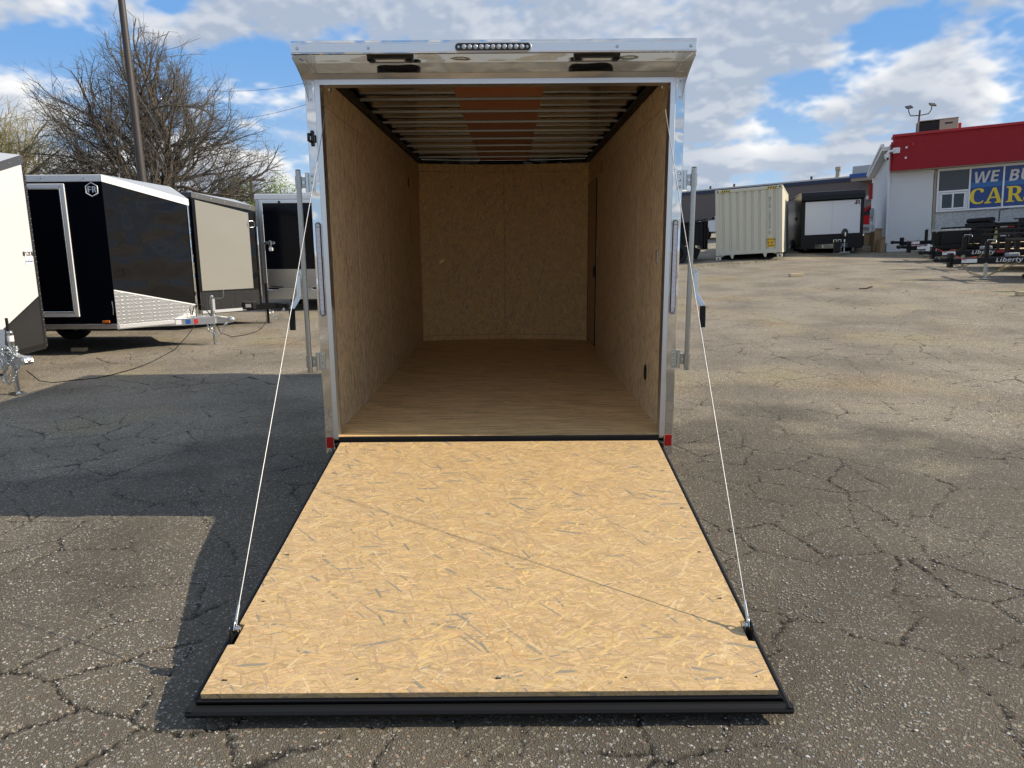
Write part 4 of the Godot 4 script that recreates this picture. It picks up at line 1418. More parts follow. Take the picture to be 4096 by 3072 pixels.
	part(t, "plug_lead", B.new().tube([Vector3(-0.5, 0.40, 0.42), Vector3(-0.2, 0.47, 0.26), Vector3(0.1, 0.48, 0.12), Vector3(0.3, 0.46, 0.05)], 0.013, 6), M.rubber)
	# stock label on the nose panel, toward its far corner
	var d := Vector3(0.62, 0, 0.95).normalized()
	var at := Vector3(-0.62, 0, -0.95) + d * 0.15 + Vector3(0, 1.52, 0)
	var nn := Vector3(0.95, 0, -0.62).normalized()
	var lb := part(t, "stock_label", B.new().box(at + nn * 0.004, Vector3(0.16, 0.21, 0.003), 0.0, Basis(-d, Vector3.UP, -d.cross(Vector3.UP))), M.paper)
	var ang := rad_to_deg(atan2(nn.x, nn.z))
	letters(lb, "print", "H12876", 0.052, M.ink, at + nn * 0.006 + Vector3(0, 0.04, 0), Vector3(0, ang, 0))
	letters(lb, "print", "on the snap", 0.02, M.blue_ink, at + nn * 0.006 + Vector3(0, -0.05, 0), Vector3(0, ang, 0))

	# ---- black one that shows its tail
	gy = gh(-5.0, -17.3)
	t = thing("enclosed_trailer", "black enclosed trailer seen from the rear, silver door frame and tread plate along the foot", "trailer", Vector3(-5.05, gy, -17.3))
	var ho := 2.72
	part(t, "body", B.new().span(Vector3(-0.98, 0.36, -5.0), Vector3(1.05, ho, -0.02), 0.01), M.black_gloss)
	part(t, "header", B.new().span(Vector3(-1.0, ho - 0.09, -0.03), Vector3(1.06, ho + 0.02, 0.03), 0.006), M.white_trim)
	part(t, "roof", B.new().span(Vector3(-0.99, ho + 0.021, -5.0), Vector3(1.05, ho + 0.045, 0.0), 0.005), M.roof_white)
	for s in [-1.0, 1.0]:
		part(t, "corner_post", B.new().span(Vector3(0.03 + s * 1.01, 0.25, -0.02), Vector3(0.03 + s * 0.945, ho - 0.092, 0.012), 0.004), M.tread_plate)
		part(t, "door_stile", B.new().span(Vector3(0.03 + s * 0.935, 0.36, -0.01), Vector3(0.03 + s * 0.855, ho - 0.092, 0.03), 0.006), M.brushed_aluminium)
	part(t, "door_head", B.new().span(Vector3(-0.824, ho - 0.18, -0.01), Vector3(0.884, ho - 0.0925, 0.028), 0.006), M.brushed_aluminium)
	part(t, "door_panel", B.new().span(Vector3(-0.824, 1.0, -0.015), Vector3(0.884, ho - 0.181, 0.010), 0.002), M.navy_gloss)
	part(t, "kick_plate", B.new().span(Vector3(-0.824, 0.56, -0.015), Vector3(0.884, 0.999, 0.014), 0.002), M.tread_plate)
	part(t, "bumper", B.new().span(Vector3(-0.90, 0.28, -0.02), Vector3(0.96, 0.52, 0.05), 0.01), M.mill_aluminium)
	part(t, "plate_strip", B.new().span(Vector3(-0.55, 0.52, 0.03), Vector3(0.25, 0.552, 0.06), 0.004), M.mill_aluminium)
	var lk := part(t, "latch", B.new().box(Vector3(-0.72, 1.62, 0.035), Vector3(0.28, 0.05, 0.03), 0.006), M.zinc)
	part(lk, "keeper", B.new().box(Vector3(-0.69, 1.60, 0.05), Vector3(0.06, 0.14, 0.04), 0.008), M.zinc)
	part(lk, "padlock", B.new().box(Vector3(-0.68, 1.47, 0.05), Vector3(0.10, 0.08, 0.03), 0.01), M.paper)
	part(t, "door_stop", B.new().cyl(Vector3(-0.42, ho - 0.155, 0.028), Vector3(-0.42, ho - 0.155, 0.06), 0.028, 0.024, 12), M.rubber)
	part(t, "cab_hook", B.new().tube([Vector3(-0.75, 0.60, 0.04), Vector3(-0.62, 0.585, 0.06), Vector3(-0.45, 0.575, 0.05)], 0.012, 6), M.black_paint)
	for s in [-0.95, 1.0]:
		for z in [-2.2, -3.0]:
			wheel(t, Vector3(s * 0.86, 0.32, z), signf(s), 0.32, 0.2)

	# ---- leads that trail over the asphalt
	var c1 := B.new()
	var p1 := []
	for e in [[-5.15, -11.55, 0.36], [-5.22, -11.4, 0.20], [-5.33, -11.12, 0.006], [-5.22, -10.5, 0.006], [-5.12, -9.9, 0.006], [-5.11, -9.45, 0.006], [-5.15, -9.1, 0.006], [-5.25, -8.8, 0.006], [-5.45, -8.70, 0.006], [-5.62, -8.55, 0.006], [-5.72, -8.45, 0.05], [-5.68, -8.2, 0.22]]:
		p1.append(on_ground(e[0], e[1], e[2]))
	single("breakaway_cable", c1.tube(p1, 0.006, 6), M.rubber, "thin black cable trailing over asphalt between the white and black trailer tongues", "cable")
	var p2 := []
	for e in [[-5.05, -14.6, 0.30], [-4.90, -14.2, 0.10], [-4.87, -13.78, 0.006], [-4.80, -13.3, 0.006], [-4.82, -12.9, 0.006], [-4.95, -12.5, 0.02], [-4.98, -12.1, 0.14], [-4.95, -11.9, 0.3]]:
		p2.append(on_ground(e[0], e[1], e[2]))
	single("breakaway_cable", B.new().tube(p2, 0.006, 6), M.rubber, "thin black cable hanging from the dark tongue of the beige nosed trailer", "cable")


# ---------------------------------------------------------------- buildings
func build_white_building() -> void:
	# own axes: x along the front from its corner, z out toward the lot
	var t := thing("shop_building", "white painted brick shop with deep red fascia and large window posters", "building", Vector3(15.80, gh(15.8, -30.4) - 0.05, -30.40), Vector3(0, -24, 2.5))
	part(t, "brick_wall", B.new().span(Vector3(0.0, -0.3, -0.35), Vector3(1.60, 3.40, 0.0), 0.0), M.painted_brick)
	part(t, "footing", B.new().span(Vector3(-0.02, -0.3, -0.35), Vector3(1.61, 0.06, 0.015), 0.0), M.concrete)
	part(t, "side_wall", B.new().prism(PackedVector2Array([Vector2(-0.36, -0.3), Vector2(-15.0, -0.3), Vector2(-15.0, 4.3), Vector2(-0.36, 4.3)]), Transform3D(Basis(Vector3(0, 0, 1), Vector3(0, 1, 0), Vector3(-1, 0, 0)), Vector3.ZERO), -0.3, 0.0), M.painted_brick)
	# side eave boards, falling toward the back
	part(t, "eave_board", B.new().bar(Vector3(-0.16, 4.24, 0.1), Vector3(-0.16, 4.24, -13.4), 0.32, 0.16, 0.01), M.white_paint)
	part(t, "eave_gutter", B.new().bar(Vector3(-0.30, 4.38, 0.05), Vector3(-0.30, 4.38, -13.5), 0.14, 0.14, 0.02), M.wall_white)
	part(t, "roof", B.new().span(Vector3(0.0, 4.31, -15.0), Vector3(16.0, 4.45, -0.4), 0.0), M.roof_pale)
	# fascia
	part(t, "fascia", B.new().prism(PackedVector2Array([Vector2(0.06, 3.30), Vector2(16.0, 3.30), Vector2(16.0, 4.62), Vector2(0.10, 4.62), Vector2(0.10, 4.45)]), Transform3D(), -0.4, 0.42), M.red_stucco)
	part(t, "coping", B.new().span(Vector3(0.04, 4.625, -0.45), Vector3(16.0, 4.73, 0.47), 0.01), M.red_metal)
	part(t, "soffit", B.new().span(Vector3(0.07, 3.27, -0.38), Vector3(16.0, 3.296, 0.40), 0.004), M.tan_metal)
	part(t, "fascia_return", B.new().prism(PackedVector2Array([Vector2(0.40, 3.33), Vector2(0.40, 4.45), Vector2(-0.10, 4.36), Vector2(-0.30, 4.30), Vector2(-0.30, 3.5)]), Transform3D(Basis(Vector3(0, 0, 1), Vector3(0, 1, 0), Vector3(-1, 0, 0)), Vector3.ZERO), -0.055, 0.0), M.red_stucco)
	for e in [[0.55, 4.18, M.sign_white, 0.08], [0.54, 3.78, M.sign_white, 0.08], [0.78, 4.28, M.red_metal, 0.12]]:
		part(t, "anchor_plate", B.new().box(Vector3(e[0], e[1], 0.43), Vector3(e[3], e[3], 0.03), 0.004), e[2])
	# windows: an opening window, then two tall panes pasted with posters
	part(t, "downpipe", B.new().span(Vector3(1.63, -0.2, -0.12), Vector3(1.71, 3.26, -0.02), 0.01), M.tan_metal)
	part(t, "pebble_panel", B.new().span(Vector3(1.72, -0.3, -0.3), Vector3(16.0, 1.56, -0.06), 0.0), M.pebble_dash)
	part(t, "window_sill", B.new().span(Vector3(1.74, 1.562, -0.3), Vector3(16.0, 1.63, 0.02), 0.008), M.white_trim)
	part(t, "window_head", B.new().span(Vector3(1.74, 3.18, -0.3), Vector3(16.0, 3.269, -0.02), 0.004), M.white_trim)
	var xs := [1.74, 2.84, 3.97, 5.10, 6.23, 7.36]
	for k in xs.size():
		part(t, "mullion", B.new().span(Vector3(xs[k], 1.632, -0.2), Vector3(xs[k] + 0.06, 3.178, -0.015), 0.006), M.white_trim)
	var wn := holder(t, "casement_window")
	part(wn, "upper_pane", B.new().span(Vector3(1.802, 2.40, -0.10), Vector3(2.838, 3.178, -0.085), 0.0), M.window_shade)
	part(wn, "rail", B.new().span(Vector3(1.802, 2.33, -0.12), Vector3(2.838, 2.398, -0.02), 0.006), M.white_trim)
	part(wn, "frame", B.new().span(Vector3(1.88, 2.25, -0.11), Vector3(2.76, 2.315, -0.03), 0.005), M.white_trim)
	part(wn, "frame", B.new().span(Vector3(1.88, 1.65, -0.11), Vector3(2.76, 1.71, -0.03), 0.005), M.white_trim)
	for x in [1.88, 2.29, 2.70]:
		part(wn, "frame", B.new().span(Vector3(x, 1.712, -0.11), Vector3(x + 0.06, 2.248, -0.032), 0.005), M.white_trim)
	for x in [1.805, 2.765]:
		part(wn, "filler", B.new().span(Vector3(x, 1.64, -0.11), Vector3(x + 0.07, 2.328, -0.05), 0.003), M.white_paint)
	part(wn, "lower_pane", B.new().span(Vector3(1.942, 1.712, -0.09), Vector3(2.288, 2.248, -0.08), 0.0), M.window_dark)
	part(wn, "lower_pane", B.new().span(Vector3(2.352, 1.712, -0.09), Vector3(2.698, 2.248, -0.08), 0.0), M.window_dark)
	for k in [1, 2, 3, 4]:
		var p := part(t, "poster_pane", B.new().span(Vector3(xs[k] + 0.062, 1.64, -0.09), Vector3(xs[k + 1] - 0.002, 3.175, -0.07), 0.0), M.deep_blue)
		part(p, "sky_band", B.new().span(Vector3(xs[k] + 0.063, 2.44, -0.0695), Vector3(xs[k + 1] - 0.003, 2.63, -0.067), 0.0), M.mid_blue)
	letters(t, "poster_word", "WE", 0.43, M.sign_white, Vector3(3.43, 2.82, -0.058), Vector3(0, 0, 2), false, true, 0.98, 0.16)
	letters(t, "poster_word", "BUY", 0.43, M.sign_white, Vector3(4.72, 2.82, -0.058), Vector3(0, 0, 2), false, true, 0.98, 0.16)
	letters(t, "poster_word", "CA", 0.60, M.yellow_ink, Vector3(3.43, 2.08, -0.058), Vector3(0, 0, 0), true, true, 0.98)
	letters(t, "poster_word", "RS", 0.60, M.yellow_ink, Vector3(4.62, 2.08, -0.058), Vector3(0, 0, 0), true, true, 0.98)
	# rainwater pipe on the corner
	part(t, "corner_pipe", B.new().span(Vector3(-0.06, 0.4, 0.005), Vector3(0.04, 3.95, 0.075), 0.015), M.wall_white)
	# camera on a bracket
	var sc := part(t, "security_camera", B.new().box(Vector3(0.19, 4.10, 0.45), Vector3(0.26, 0.22, 0.05), 0.01), M.white_paint)
	part(sc, "arm", B.new().tube([Vector3(0.1, 4.10, 0.47), Vector3(-0.08, 4.07, 0.53), Vector3(-0.14, 3.98, 0.55)], 0.05, 9), M.white_paint)
	part(sc, "camera_head", B.new().cyl(Vector3(-0.14, 3.98, 0.55), Vector3(-0.14, 3.84, 0.55), 0.10, 0.10, 14).ball(Vector3(-0.14, 3.82, 0.55), Vector3(0.085, 0.085, 0.085), 12, 8), M.white_paint)
	part(sc, "camera_lens", B.new().cyl(Vector3(-0.13, 3.80, 0.60), Vector3(-0.12, 3.77, 0.65), 0.045, 0.04, 12), M.black_plastic)
	# meter pipes on the far end of the side wall
	for e in [[-10.5, 2.35, 0.06], [-11.0, 1.9, 0.05]]:
		part(t, "conduit", B.new().cyl(Vector3(-0.12, 0.1, e[0]), Vector3(-0.12, e[1], e[0]), e[2], e[2], 9), M.grey_box)
		part(t, "meter_box", B.new().box(Vector3(-0.14, e[1] - 0.25, e[0]), Vector3(0.18, 0.4, 0.3), 0.02), M.grey_box)
	part(t, "meter_box", B.new().box(Vector3(-0.14, 1.3, -10.7), Vector3(0.2, 0.3, 0.3), 0.02), M.grey_box)
	part(t, "side_sign", B.new().span(Vector3(-0.22, 3.0, -13.5), Vector3(-0.02, 3.9, -13.4), 0.0), M.red_metal)

	# air conditioner on the roof
	var a := thing("rooftop_air_conditioner", "tan rooftop air conditioner with black louvred coil side above red fascia", "air conditioner", t.transform * Vector3(1.75, 4.45, -1.6), Vector3(0, -24, 2.5))
	a.scale = Vector3(0.72, 0.66, 0.72)
	part(a, "curb", B.new().span(Vector3(-0.9, -0.02, -0.7), Vector3(0.95, 0.25, 0.55), 0.01), M.tan_metal)
	part(a, "cabinet", B.new().span(Vector3(0.12, 0.25, -0.8), Vector3(1.05, 1.35, 0.6), 0.015), M.tan_metal)
	part(a, "coil_cabinet", B.new().span(Vector3(-0.95, 0.25, -0.78), Vector3(0.118, 1.30, 0.56), 0.015), M.grille_black)
	for k in 9:
		part(a, "louvre", B.new().box(Vector3(-0.41, 0.36 + k * 0.11, 0.572), Vector3(1.02, 0.05, 0.02), 0.004, Basis(Vector3(1, 0, 0), 0.5)), M.black_satin)
	part(a, "corner_rail", B.new().span(Vector3(-0.97, 0.25, 0.54), Vector3(-0.90, 1.33, 0.60), 0.006), M.tan_metal)
	part(a, "lid", B.new().span(Vector3(-0.97, 1.355, -0.82), Vector3(1.07, 1.40, 0.62), 0.01), M.tan_metal)
	part(a, "name_plate", B.new().box(Vector3(0.58, 1.1, 0.603), Vector3(0.38, 0.1, 0.006), 0.0), M.ink)
	part(a, "hood", B.new().box(Vector3(1.16, 0.85, -0.1), Vector3(0.2, 0.5, 0.6), 0.02), M.red_metal)

	# lamp on a pole behind the shop
	var lp := thing("flood_light", "twin headed flood lamp on a dark pole standing behind the red fascia", "lamp post", on_ground(24.65, -45.0))
	var top := 7.35
	part(lp, "pole", B.new().cyl(Vector3(0, -0.1, 0), Vector3(0.0, top + 0.1, 0), 0.075, 0.05, 10), M.pole_brown)
	part(lp, "cross_arm", B.new().tube([Vector3(-0.68, top + 0.22, 0), Vector3(-0.66, top + 0.02, 0), Vector3(-0.54, top - 0.22, 0), Vector3(0.0, top - 0.20, 0), Vector3(0.54, top - 0.10, 0), Vector3(0.68, top + 0.12, 0), Vector3(0.70, top + 0.36, 0)], 0.032, 7), M.pole_brown)
	for s in [-1.0, 1.0]:
		var bs := Basis(Vector3(0, 0, 1), -0.12 * s + 0.05) * Basis(Vector3(1, 0, 0), 0.6)
		var c := Vector3(s * 0.70, top + 0.34 + s * 0.07, 0.05)
		var hd := part(lp, "lamp_head", B.new().box(c, Vector3(0.38, 0.08, 0.30), 0.02, bs), M.pole_brown)
		part(hd, "lamp_glass", B.new().box(c + bs * Vector3(0, -0.045, 0.02), Vector3(0.30, 0.02, 0.22), 0.0, bs), M.lamp_lens)


func build_brown_building() -> void:
	# own axes: x along the long wall from its far corner to the near one
	var a := Vector3(13.4, 2.6, -83.0)
	var b := Vector3(29.6, 2.6, -58.5)
	var d := (b - a)
	var ln := d.length()
	var t := thing("metal_warehouse", "long brown ribbed metal warehouse with blue eave trim", "building", a, Vector3(0, -rad_to_deg(atan2(d.z, d.x)), 0))
	var top := 4.55
	part(t, "wall", B.new().span(Vector3(-14.0, -2.0, -12.0), Vector3(ln, top - 0.28, 0.0), 0.0), M.brown_siding)
	part(t, "eave_trim", B.new().span(Vector3(-14.0, top - 0.279, -0.3), Vector3(ln + 0.05, top, 0.10), 0.0), M.blue_trim)
	part(t, "roof", B.new().prism(PackedVector2Array([Vector2(0.12, top + 0.001), Vector2(-12.0, top + 0.001), Vector2(-12.0, top + 0.5), Vector2(-6.0, top + 0.55), Vector2(0.12, top + 0.12)]), Transform3D(Basis(Vector3(0, 0, 1), Vector3(0, 1, 0), Vector3(-1, 0, 0)), Vector3.ZERO), -ln, 14.0), M.roof_pale)
	for e in [[2.6, 7.2, 2.55], [12.8, 17.6, 2.75]]:
		part(t, "door_trim", B.new().span(Vector3(e[0], e[2], 0.005), Vector3(e[1], e[2] + 0.26, 0.09), 0.0), M.blue_trim)
		part(t, "garage_door", B.new().span(Vector3(e[0] + 0.1, -1.5, 0.004), Vector3(e[1] - 0.1, e[2] - 0.02, 0.05), 0.0), M.brown_siding)
	var sg := part(t, "wall_sign", B.new().span(Vector3(-3.4, 1.05, 0.005), Vector3(1.55, 1.95, 0.10), 0.0), M.sign_white)
	part(sg, "emblem", B.new().box(Vector3(-1.5, 1.5, 0.105), Vector3(0.75, 0.55, 0.01), 0.0), M.mid_blue)
	letters(sg, "sign_words", "COLLISION REPAIR", 0.26, M.blue_ink, Vector3(0.25, 1.64, 0.11))
	letters(sg, "sign_words", "CENTER", 0.26, M.blue_ink, Vector3(0.65, 1.28, 0.11))
	var wd := part(t, "window", B.new().span(Vector3(-1.2, 0.15, 0.004), Vector3(1.5, 1.0, 0.06), 0.0), M.white_trim)
	for k in 2:
		part(wd, "pane", B.new().span(Vector3(-1.05 + k * 1.27, 0.25, 0.055), Vector3(0.08 + k * 1.27, 0.9, 0.07), 0.0), M.window_dark)
	# roof vents and unit
	part(t, "roof_vent", B.new().cyl(Vector3(0.8, top, -2.0), Vector3(0.8, top + 1.1, -2.0), 0.35, 0.35, 12).cyl(Vector3(0.8, top + 1.1, -2.0), Vector3(0.8, top + 1.6, -2.0), 0.48, 0.48, 12), M.tan_metal)
	part(t, "skylight_dome", B.new().ball(Vector3(4.4, top + 0.45, -2.5), Vector3(1.6, 0.85, 1.2), 16, 8), M.roof_pale)
	for x in [10.5, 13.5, 22.0]:
		part(t, "vent_pipe", B.new().cyl(Vector3(x, top, -1.5), Vector3(x, top + 0.55, -1.5), 0.10, 0.10, 8), M.grille_black)
	part(t, "exhaust_stack", B.new().lathe([Vector2(0.65, 0), Vector2(0.3, 0.5), Vector2(0.3, 1.3), Vector2(0.42, 1.31), Vector2(0.42, 1.8), Vector2(0.0, 1.85)], Transform3D(Basis().scaled(Vector3.ONE * 0.6), Vector3(24.2, top + 0.1, -2.0)), 14), M.tan_metal)
	part(t, "rooftop_unit", B.new().span(Vector3(25.2, top + 0.1, -4.5), Vector3(28.2, top + 1.15, -2.5), 0.03), M.grey_box)
	# the taller office end with its own flat roof
	part(t, "office_wall", B.new().span(Vector3(ln - 0.9, -2.0, -9.0), Vector3(ln + 9.0, top - 0.55, 1.2), 0.0), M.brown_soffit)
	part(t, "office_roof", B.new().span(Vector3(ln - 1.2, top - 0.549, -9.5), Vector3(ln + 9.5, top - 0.28, 2.4), 0.0), M.tan_metal)
	part(t, "office_fascia", B.new().span(Vector3(ln - 1.3, top - 0.279, -9.6), Vector3(ln + 9.6, top + 0.02, 2.5), 0.0), M.blue_ink)
	for e in [[0.9, 1.65, 3.1], [0.9, -1.6, 0.45]]:
		var w := part(t, "office_window", B.new().span(Vector3(ln + e[0], e[1], 1.203), Vector3(ln + e[0] + 2.6, e[2], 1.28), 0.0), M.white_trim)
		part(w, "pane", B.new().span(Vector3(ln + e[0] + 0.14, e[1] + 0.14, 1.27), Vector3(ln + e[0] + 2.46, e[2] - 0.14, 1.29), 0.0), M.window_dark)
	part(t, "wall_lamp", B.new().box(Vector3(ln - 0.1, 2.75, 1.3), Vector3(0.7, 0.3, 0.2), 0.03), M.sign_white)


# ---------------------------------------------------------------- things along the far right
func build_right_side() -> void:
	build_container()
	build_panel_trailer()
	build_dump_trailer()
	var ut := "open black utility trailer with wooden deck"
	utility_trailer(on_ground(12.59, -19.2), -7.0, ut + " and lettered tongue, jack out in the open lot", true, false, 0.50)
	utility_trailer(on_ground(13.85, -22.2), -7.0, ut + " and lettered tongue, behind the first lettered one", true, false, 0.50)
	utility_trailer(on_ground(14.75, -25.2), -7.0, "open black utility trailer with a black toolbox on its tongue", false, true, 0.50)
	utility_trailer(on_ground(16.0, -28.0), -7.0, "open black utility trailer tucked against the white brick shop", false, false, 0.52)
	utility_trailer(on_ground(12.95, -16.3), -7.0, "low black open trailer with its tongue beside a pale wood block", false, false, 0.34)
	build_tall_trailer()
	pickup("pickup_truck", on_ground(22.6, -58.0), 63.0, M.car_red, "red pickup truck with open bed parked by the brown warehouse", true)
	pickup("pickup_truck", on_ground(13.3, -43.0), 108.0, M.car_white, "white pickup truck behind the black dump trailer", false)
	pickup("pickup_truck", on_ground(25.6, -51.5), 160.0, M.car_red, "red and white work truck beyond the shop corner", false)
	# cardboard, planks, scrap
	var g := "flattened cardboard boxes at the shop corner"
	for e in [[15.45, -30.65, 0.36, 0.85, 0.26, 10.0], [15.22, -30.95, 0.32, 0.66, 0.26, -12.0], [15.50, -30.30, 0.24, 0.50, 0.2, 22.0]]:
		var bx := thing("cardboard_box", ["tall brown cardboard box leaning at the shop corner", "medium brown cardboard box behind the tall one at the shop corner", "short brown cardboard box by the downpipe"][int(absf(e[5])) % 3 if e[5] != 22.0 else 2], "box", on_ground(e[0], e[1]), Vector3(0, e[5], 0), g)
		part(bx, "carton", B.new().span(Vector3(-e[2] * 0.5, 0, -e[4] * 0.5), Vector3(e[2] * 0.5, e[3], e[4] * 0.5), 0.008), M.cardboard)
		part(bx, "flap", B.new().box(Vector3(0, e[3] + 0.06, e[4] * 0.45), Vector3(e[2] * 0.98, 0.14, 0.006), 0.0, Basis(Vector3(1, 0, 0), 0.35)), M.cardboard)
	for k in 5:
		single("plank", B.new().box(Vector3.ZERO, Vector3(0.62, 0.05, 0.18), 0.004), M.old_plank, ["bottom", "second lowest", "middle", "second highest", "topmost"][k] + " weathered plank in the low stack beside the cardboard boxes", "plank", on_ground(14.85, -30.5, 0.028 + k * 0.052), Vector3(0, -20 + k * 9 - (k % 2) * 14, 2.0), "planks stacked at the shop corner")
	var sc := thing("scrap_iron", "heap of dark bent scrap iron between container and dark trailer", "scrap", on_ground(12.1, -32.2))
	for k in 8:
		var p := Vector3(rng.randf_range(-0.5, 0.5), 0.05, rng.randf_range(-0.3, 0.3))
		part(sc, "scrap_bar", B.new().bar(p, p + Vector3(rng.randf_range(-0.4, 0.4), rng.randf_range(0.05, 0.62), rng.randf_range(-0.2, 0.2)), 0.07, 0.05, 0.01), M.black_satin)
	single("marker_post", B.new().cyl(Vector3(0, -0.05, 0), Vector3(0.02, 0.55, 0), 0.06, 0.06, 10).ball(Vector3(0.02, 0.55, 0), Vector3(0.06, 0.04, 0.06), 10, 5), M.yellow_ink, "short yellow post standing between container and dark trailer", "post", on_ground(12.95, -31.8))
	pallet_fence()


func pallet_fence() -> void:
	var t := thing("rail_fence", "low pale rail fence beyond the gap between dark trailer and shop", "fence", on_ground(17.2, -36.5), Vector3(0, 12, 0))
	for k in 3:
		part(t, "rail", B.new().span(Vector3(-0.9, 0.18 + k * 0.34, -0.02), Vector3(1.2, 0.30 + k * 0.34, 0.02), 0.004), M.white_paint)
	for x in [-0.7, 0.2, 1.05]:
		part(t, "post", B.new().span(Vector3(x, -0.05, -0.10), Vector3(x + 0.1, 1.15, -0.022), 0.004), M.white_paint)


func build_container() -> void:
	var t := thing("shipping_container", "cream corrugated shipping container standing on short feet", "container", on_ground(8.12, -28.55, -0.02), Vector3(0, -23.0, 3.2))
	# own axes: x along the end wall, z toward the lot
	var w := 2.46
	var h := 2.72
	var y0 := 0.26
	var cm: Material = M.container_paint
	for x in [0.0, w - 0.15]:
		part(t, "corner_post", B.new().span(Vector3(x, 0.20, -0.15), Vector3(x + 0.15, h - 0.13, 0.0), 0.01), cm)
	for x in [0.0, w - 0.19]:
		for y in [0.03, h - 0.128]:
			var cc := part(t, "corner_casting", B.new().span(Vector3(x - 0.006, y, -0.17), Vector3(x + 0.196, y + 0.13, 0.008), 0.012), cm)
			part(cc, "slot", B.new().prism(pill(0.05, 0.08), Transform3D(Basis(), Vector3(x + 0.095, y + 0.065, 0.008)), 0.0, 0.002), M.ink)
	part(t, "head_rail", B.new().span(Vector3(0.192, h - 0.12, -0.12), Vector3(w - 0.192, h - 0.005, -0.005), 0.008), cm)
	part(t, "sill_rail", B.new().span(Vector3(0.152, y0 - 0.05, -0.12), Vector3(w - 0.152, y0 + 0.10, -0.005), 0.008), cm)
	# corrugated end: each rib is a trapezium in plan
	var pl := PackedVector2Array()
	var pitch := (w - 0.30) / 8.0
	var back := PackedVector2Array()
	for k in 8:
		var x := 0.15 + k * pitch
		for e in [[0.0, -0.035], [0.30, -0.035], [0.42, -0.085], [0.58, -0.085], [0.70, -0.035]]:
			pl.append(Vector2(x + e[0] * pitch - 0.001, e[1]))
			back.append(Vector2(x + e[0] * pitch - 0.001, e[1] - 0.006))
	pl.append(Vector2(w - 0.151, -0.035))
	back.append(Vector2(w - 0.151, -0.041))
	back.reverse()
	pl.append_array(back)
	part(t, "corrugated_end", B.new().prism(pl, Transform3D(Basis(Vector3(1, 0, 0), Vector3(0, 0, 1), Vector3(0, -1, 0)), Vector3.ZERO), -(h - 0.121), -(y0 + 0.101)), cm)
	for s in [0, 1]:
		var sp := PackedVector2Array()
		var sb := PackedVector2Array()
		var xx := 0.0 if s == 0 else w
		var sg := 1.0 if s == 0 else -1.0
		for k in 20:
			for e in [[0.0, 0.01], [0.34, 0.01], [0.44, 0.045], [0.56, 0.045], [0.66, 0.01]]:
				var q := Vector2(xx + sg * e[1], -0.155 - (k + e[0]) * 0.2975)
				sp.append(q)
				sb.append(q + Vector2(sg * 0.006, 0))
		sb.reverse()
		sp.append_array(sb)
		part(t, "corrugated_side", B.new().prism(sp, Transform3D(Basis(Vector3(1, 0, 0), Vector3(0, 0, 1), Vector3(0, -1, 0)), Vector3.ZERO), -(h - 0.06), -(y0 + 0.05)), cm)
		part(t, "side_rail", B.new().span(Vector3(xx, h - 0.06, -0.171), Vector3(xx + sg * 0.06, h - 0.002, -5.97), 0.006), cm)
		part(t, "side_sill", B.new().span(Vector3(xx, y0 - 0.06, -0.171), Vector3(xx + sg * 0.06, y0 + 0.05, -5.97), 0.006), cm)
	part(t, "roof", B.new().span(Vector3(0.062, h - 0.03, -5.97), Vector3(w - 0.062, h - 0.006, -0.121), 0.0), cm)
	part(t, "floor", B.new().span(Vector3(0.062, y0 - 0.04, -5.97), Vector3(w - 0.062, y0 + 0.02, -0.121), 0.0), M.black_satin)
	part(t, "rear_wall", B.new().span(Vector3(0.0, 0.1, -6.0), Vector3(w, h, -5.972), 0.0), cm)
	# gussets at the feet
	for x in [0.20, w - 0.20]:
		var sg := 1.0 if x < 1.0 else -1.0
		part(t, "gusset", B.new().prism(PackedVector2Array([Vector2(x, 0.17), Vector2(x + sg * 0.16, 0.208), Vector2(x, 0.208), Vector2(x, 0.05)]), Transform3D(), -0.03, -0.012), cm)
	for x in [0.62, w - 0.62]:
		part(t, "fork_lug", B.new().prism(PackedVector2Array([Vector2(x - 0.08, 0.208), Vector2(x - 0.02, 0.07), Vector2(x + 0.03, 0.07), Vector2(x + 0.07, 0.208)]), Transform3D(), -0.05, -0.012), cm)
	# hazard stripes on the head
	for x in [0.20, w - 0.56]:
		var hz := part(t, "hazard_label", B.new().span(Vector3(x, h - 0.105, -0.0045), Vector3(x + 0.36, h - 0.03, -0.002), 0.0), M.yellow_ink)
		for k in 4:
			var q: float = x + 0.02 + k * 0.085
			part(hz, "stripe", B.new().prism(PackedVector2Array([Vector2(q, h - 0.104), Vector2(q + 0.045, h - 0.104), Vector2(q + 0.085, h - 0.031), Vector2(q + 0.04, h - 0.031)]), Transform3D(), -0.0018, -0.0008), M.ink)
	# number painted down the wall, and the yellow height notice
	var tx := w - 0.455
	var chars := "HYJU 105774 0"
	for k in chars.length():
		if chars[k] != " ":
			letters(t, "painted_digit", chars[k], 0.095, M.ink, Vector3(tx, 2.27 - k * 0.108, -0.029), Vector3.ZERO, false, false, 0.85)
	var cn := part(t, "height_notice", B.new().box(Vector3(tx + 0.035, 0.60, -0.030), Vector3(0.25, 0.34, 0.004), 0.0), M.yellow_sign)
	letters(cn, "notice_words", "CAUTION", 0.055, M.ink, Vector3(tx + 0.035, 0.715, -0.027))
	letters(cn, "notice_words", "9' 6\"", 0.085, M.ink, Vector3(tx + 0.035, 0.60, -0.027))
	letters(cn, "notice_words", "HIGH", 0.065, M.ink, Vector3(tx + 0.035, 0.485, -0.027))


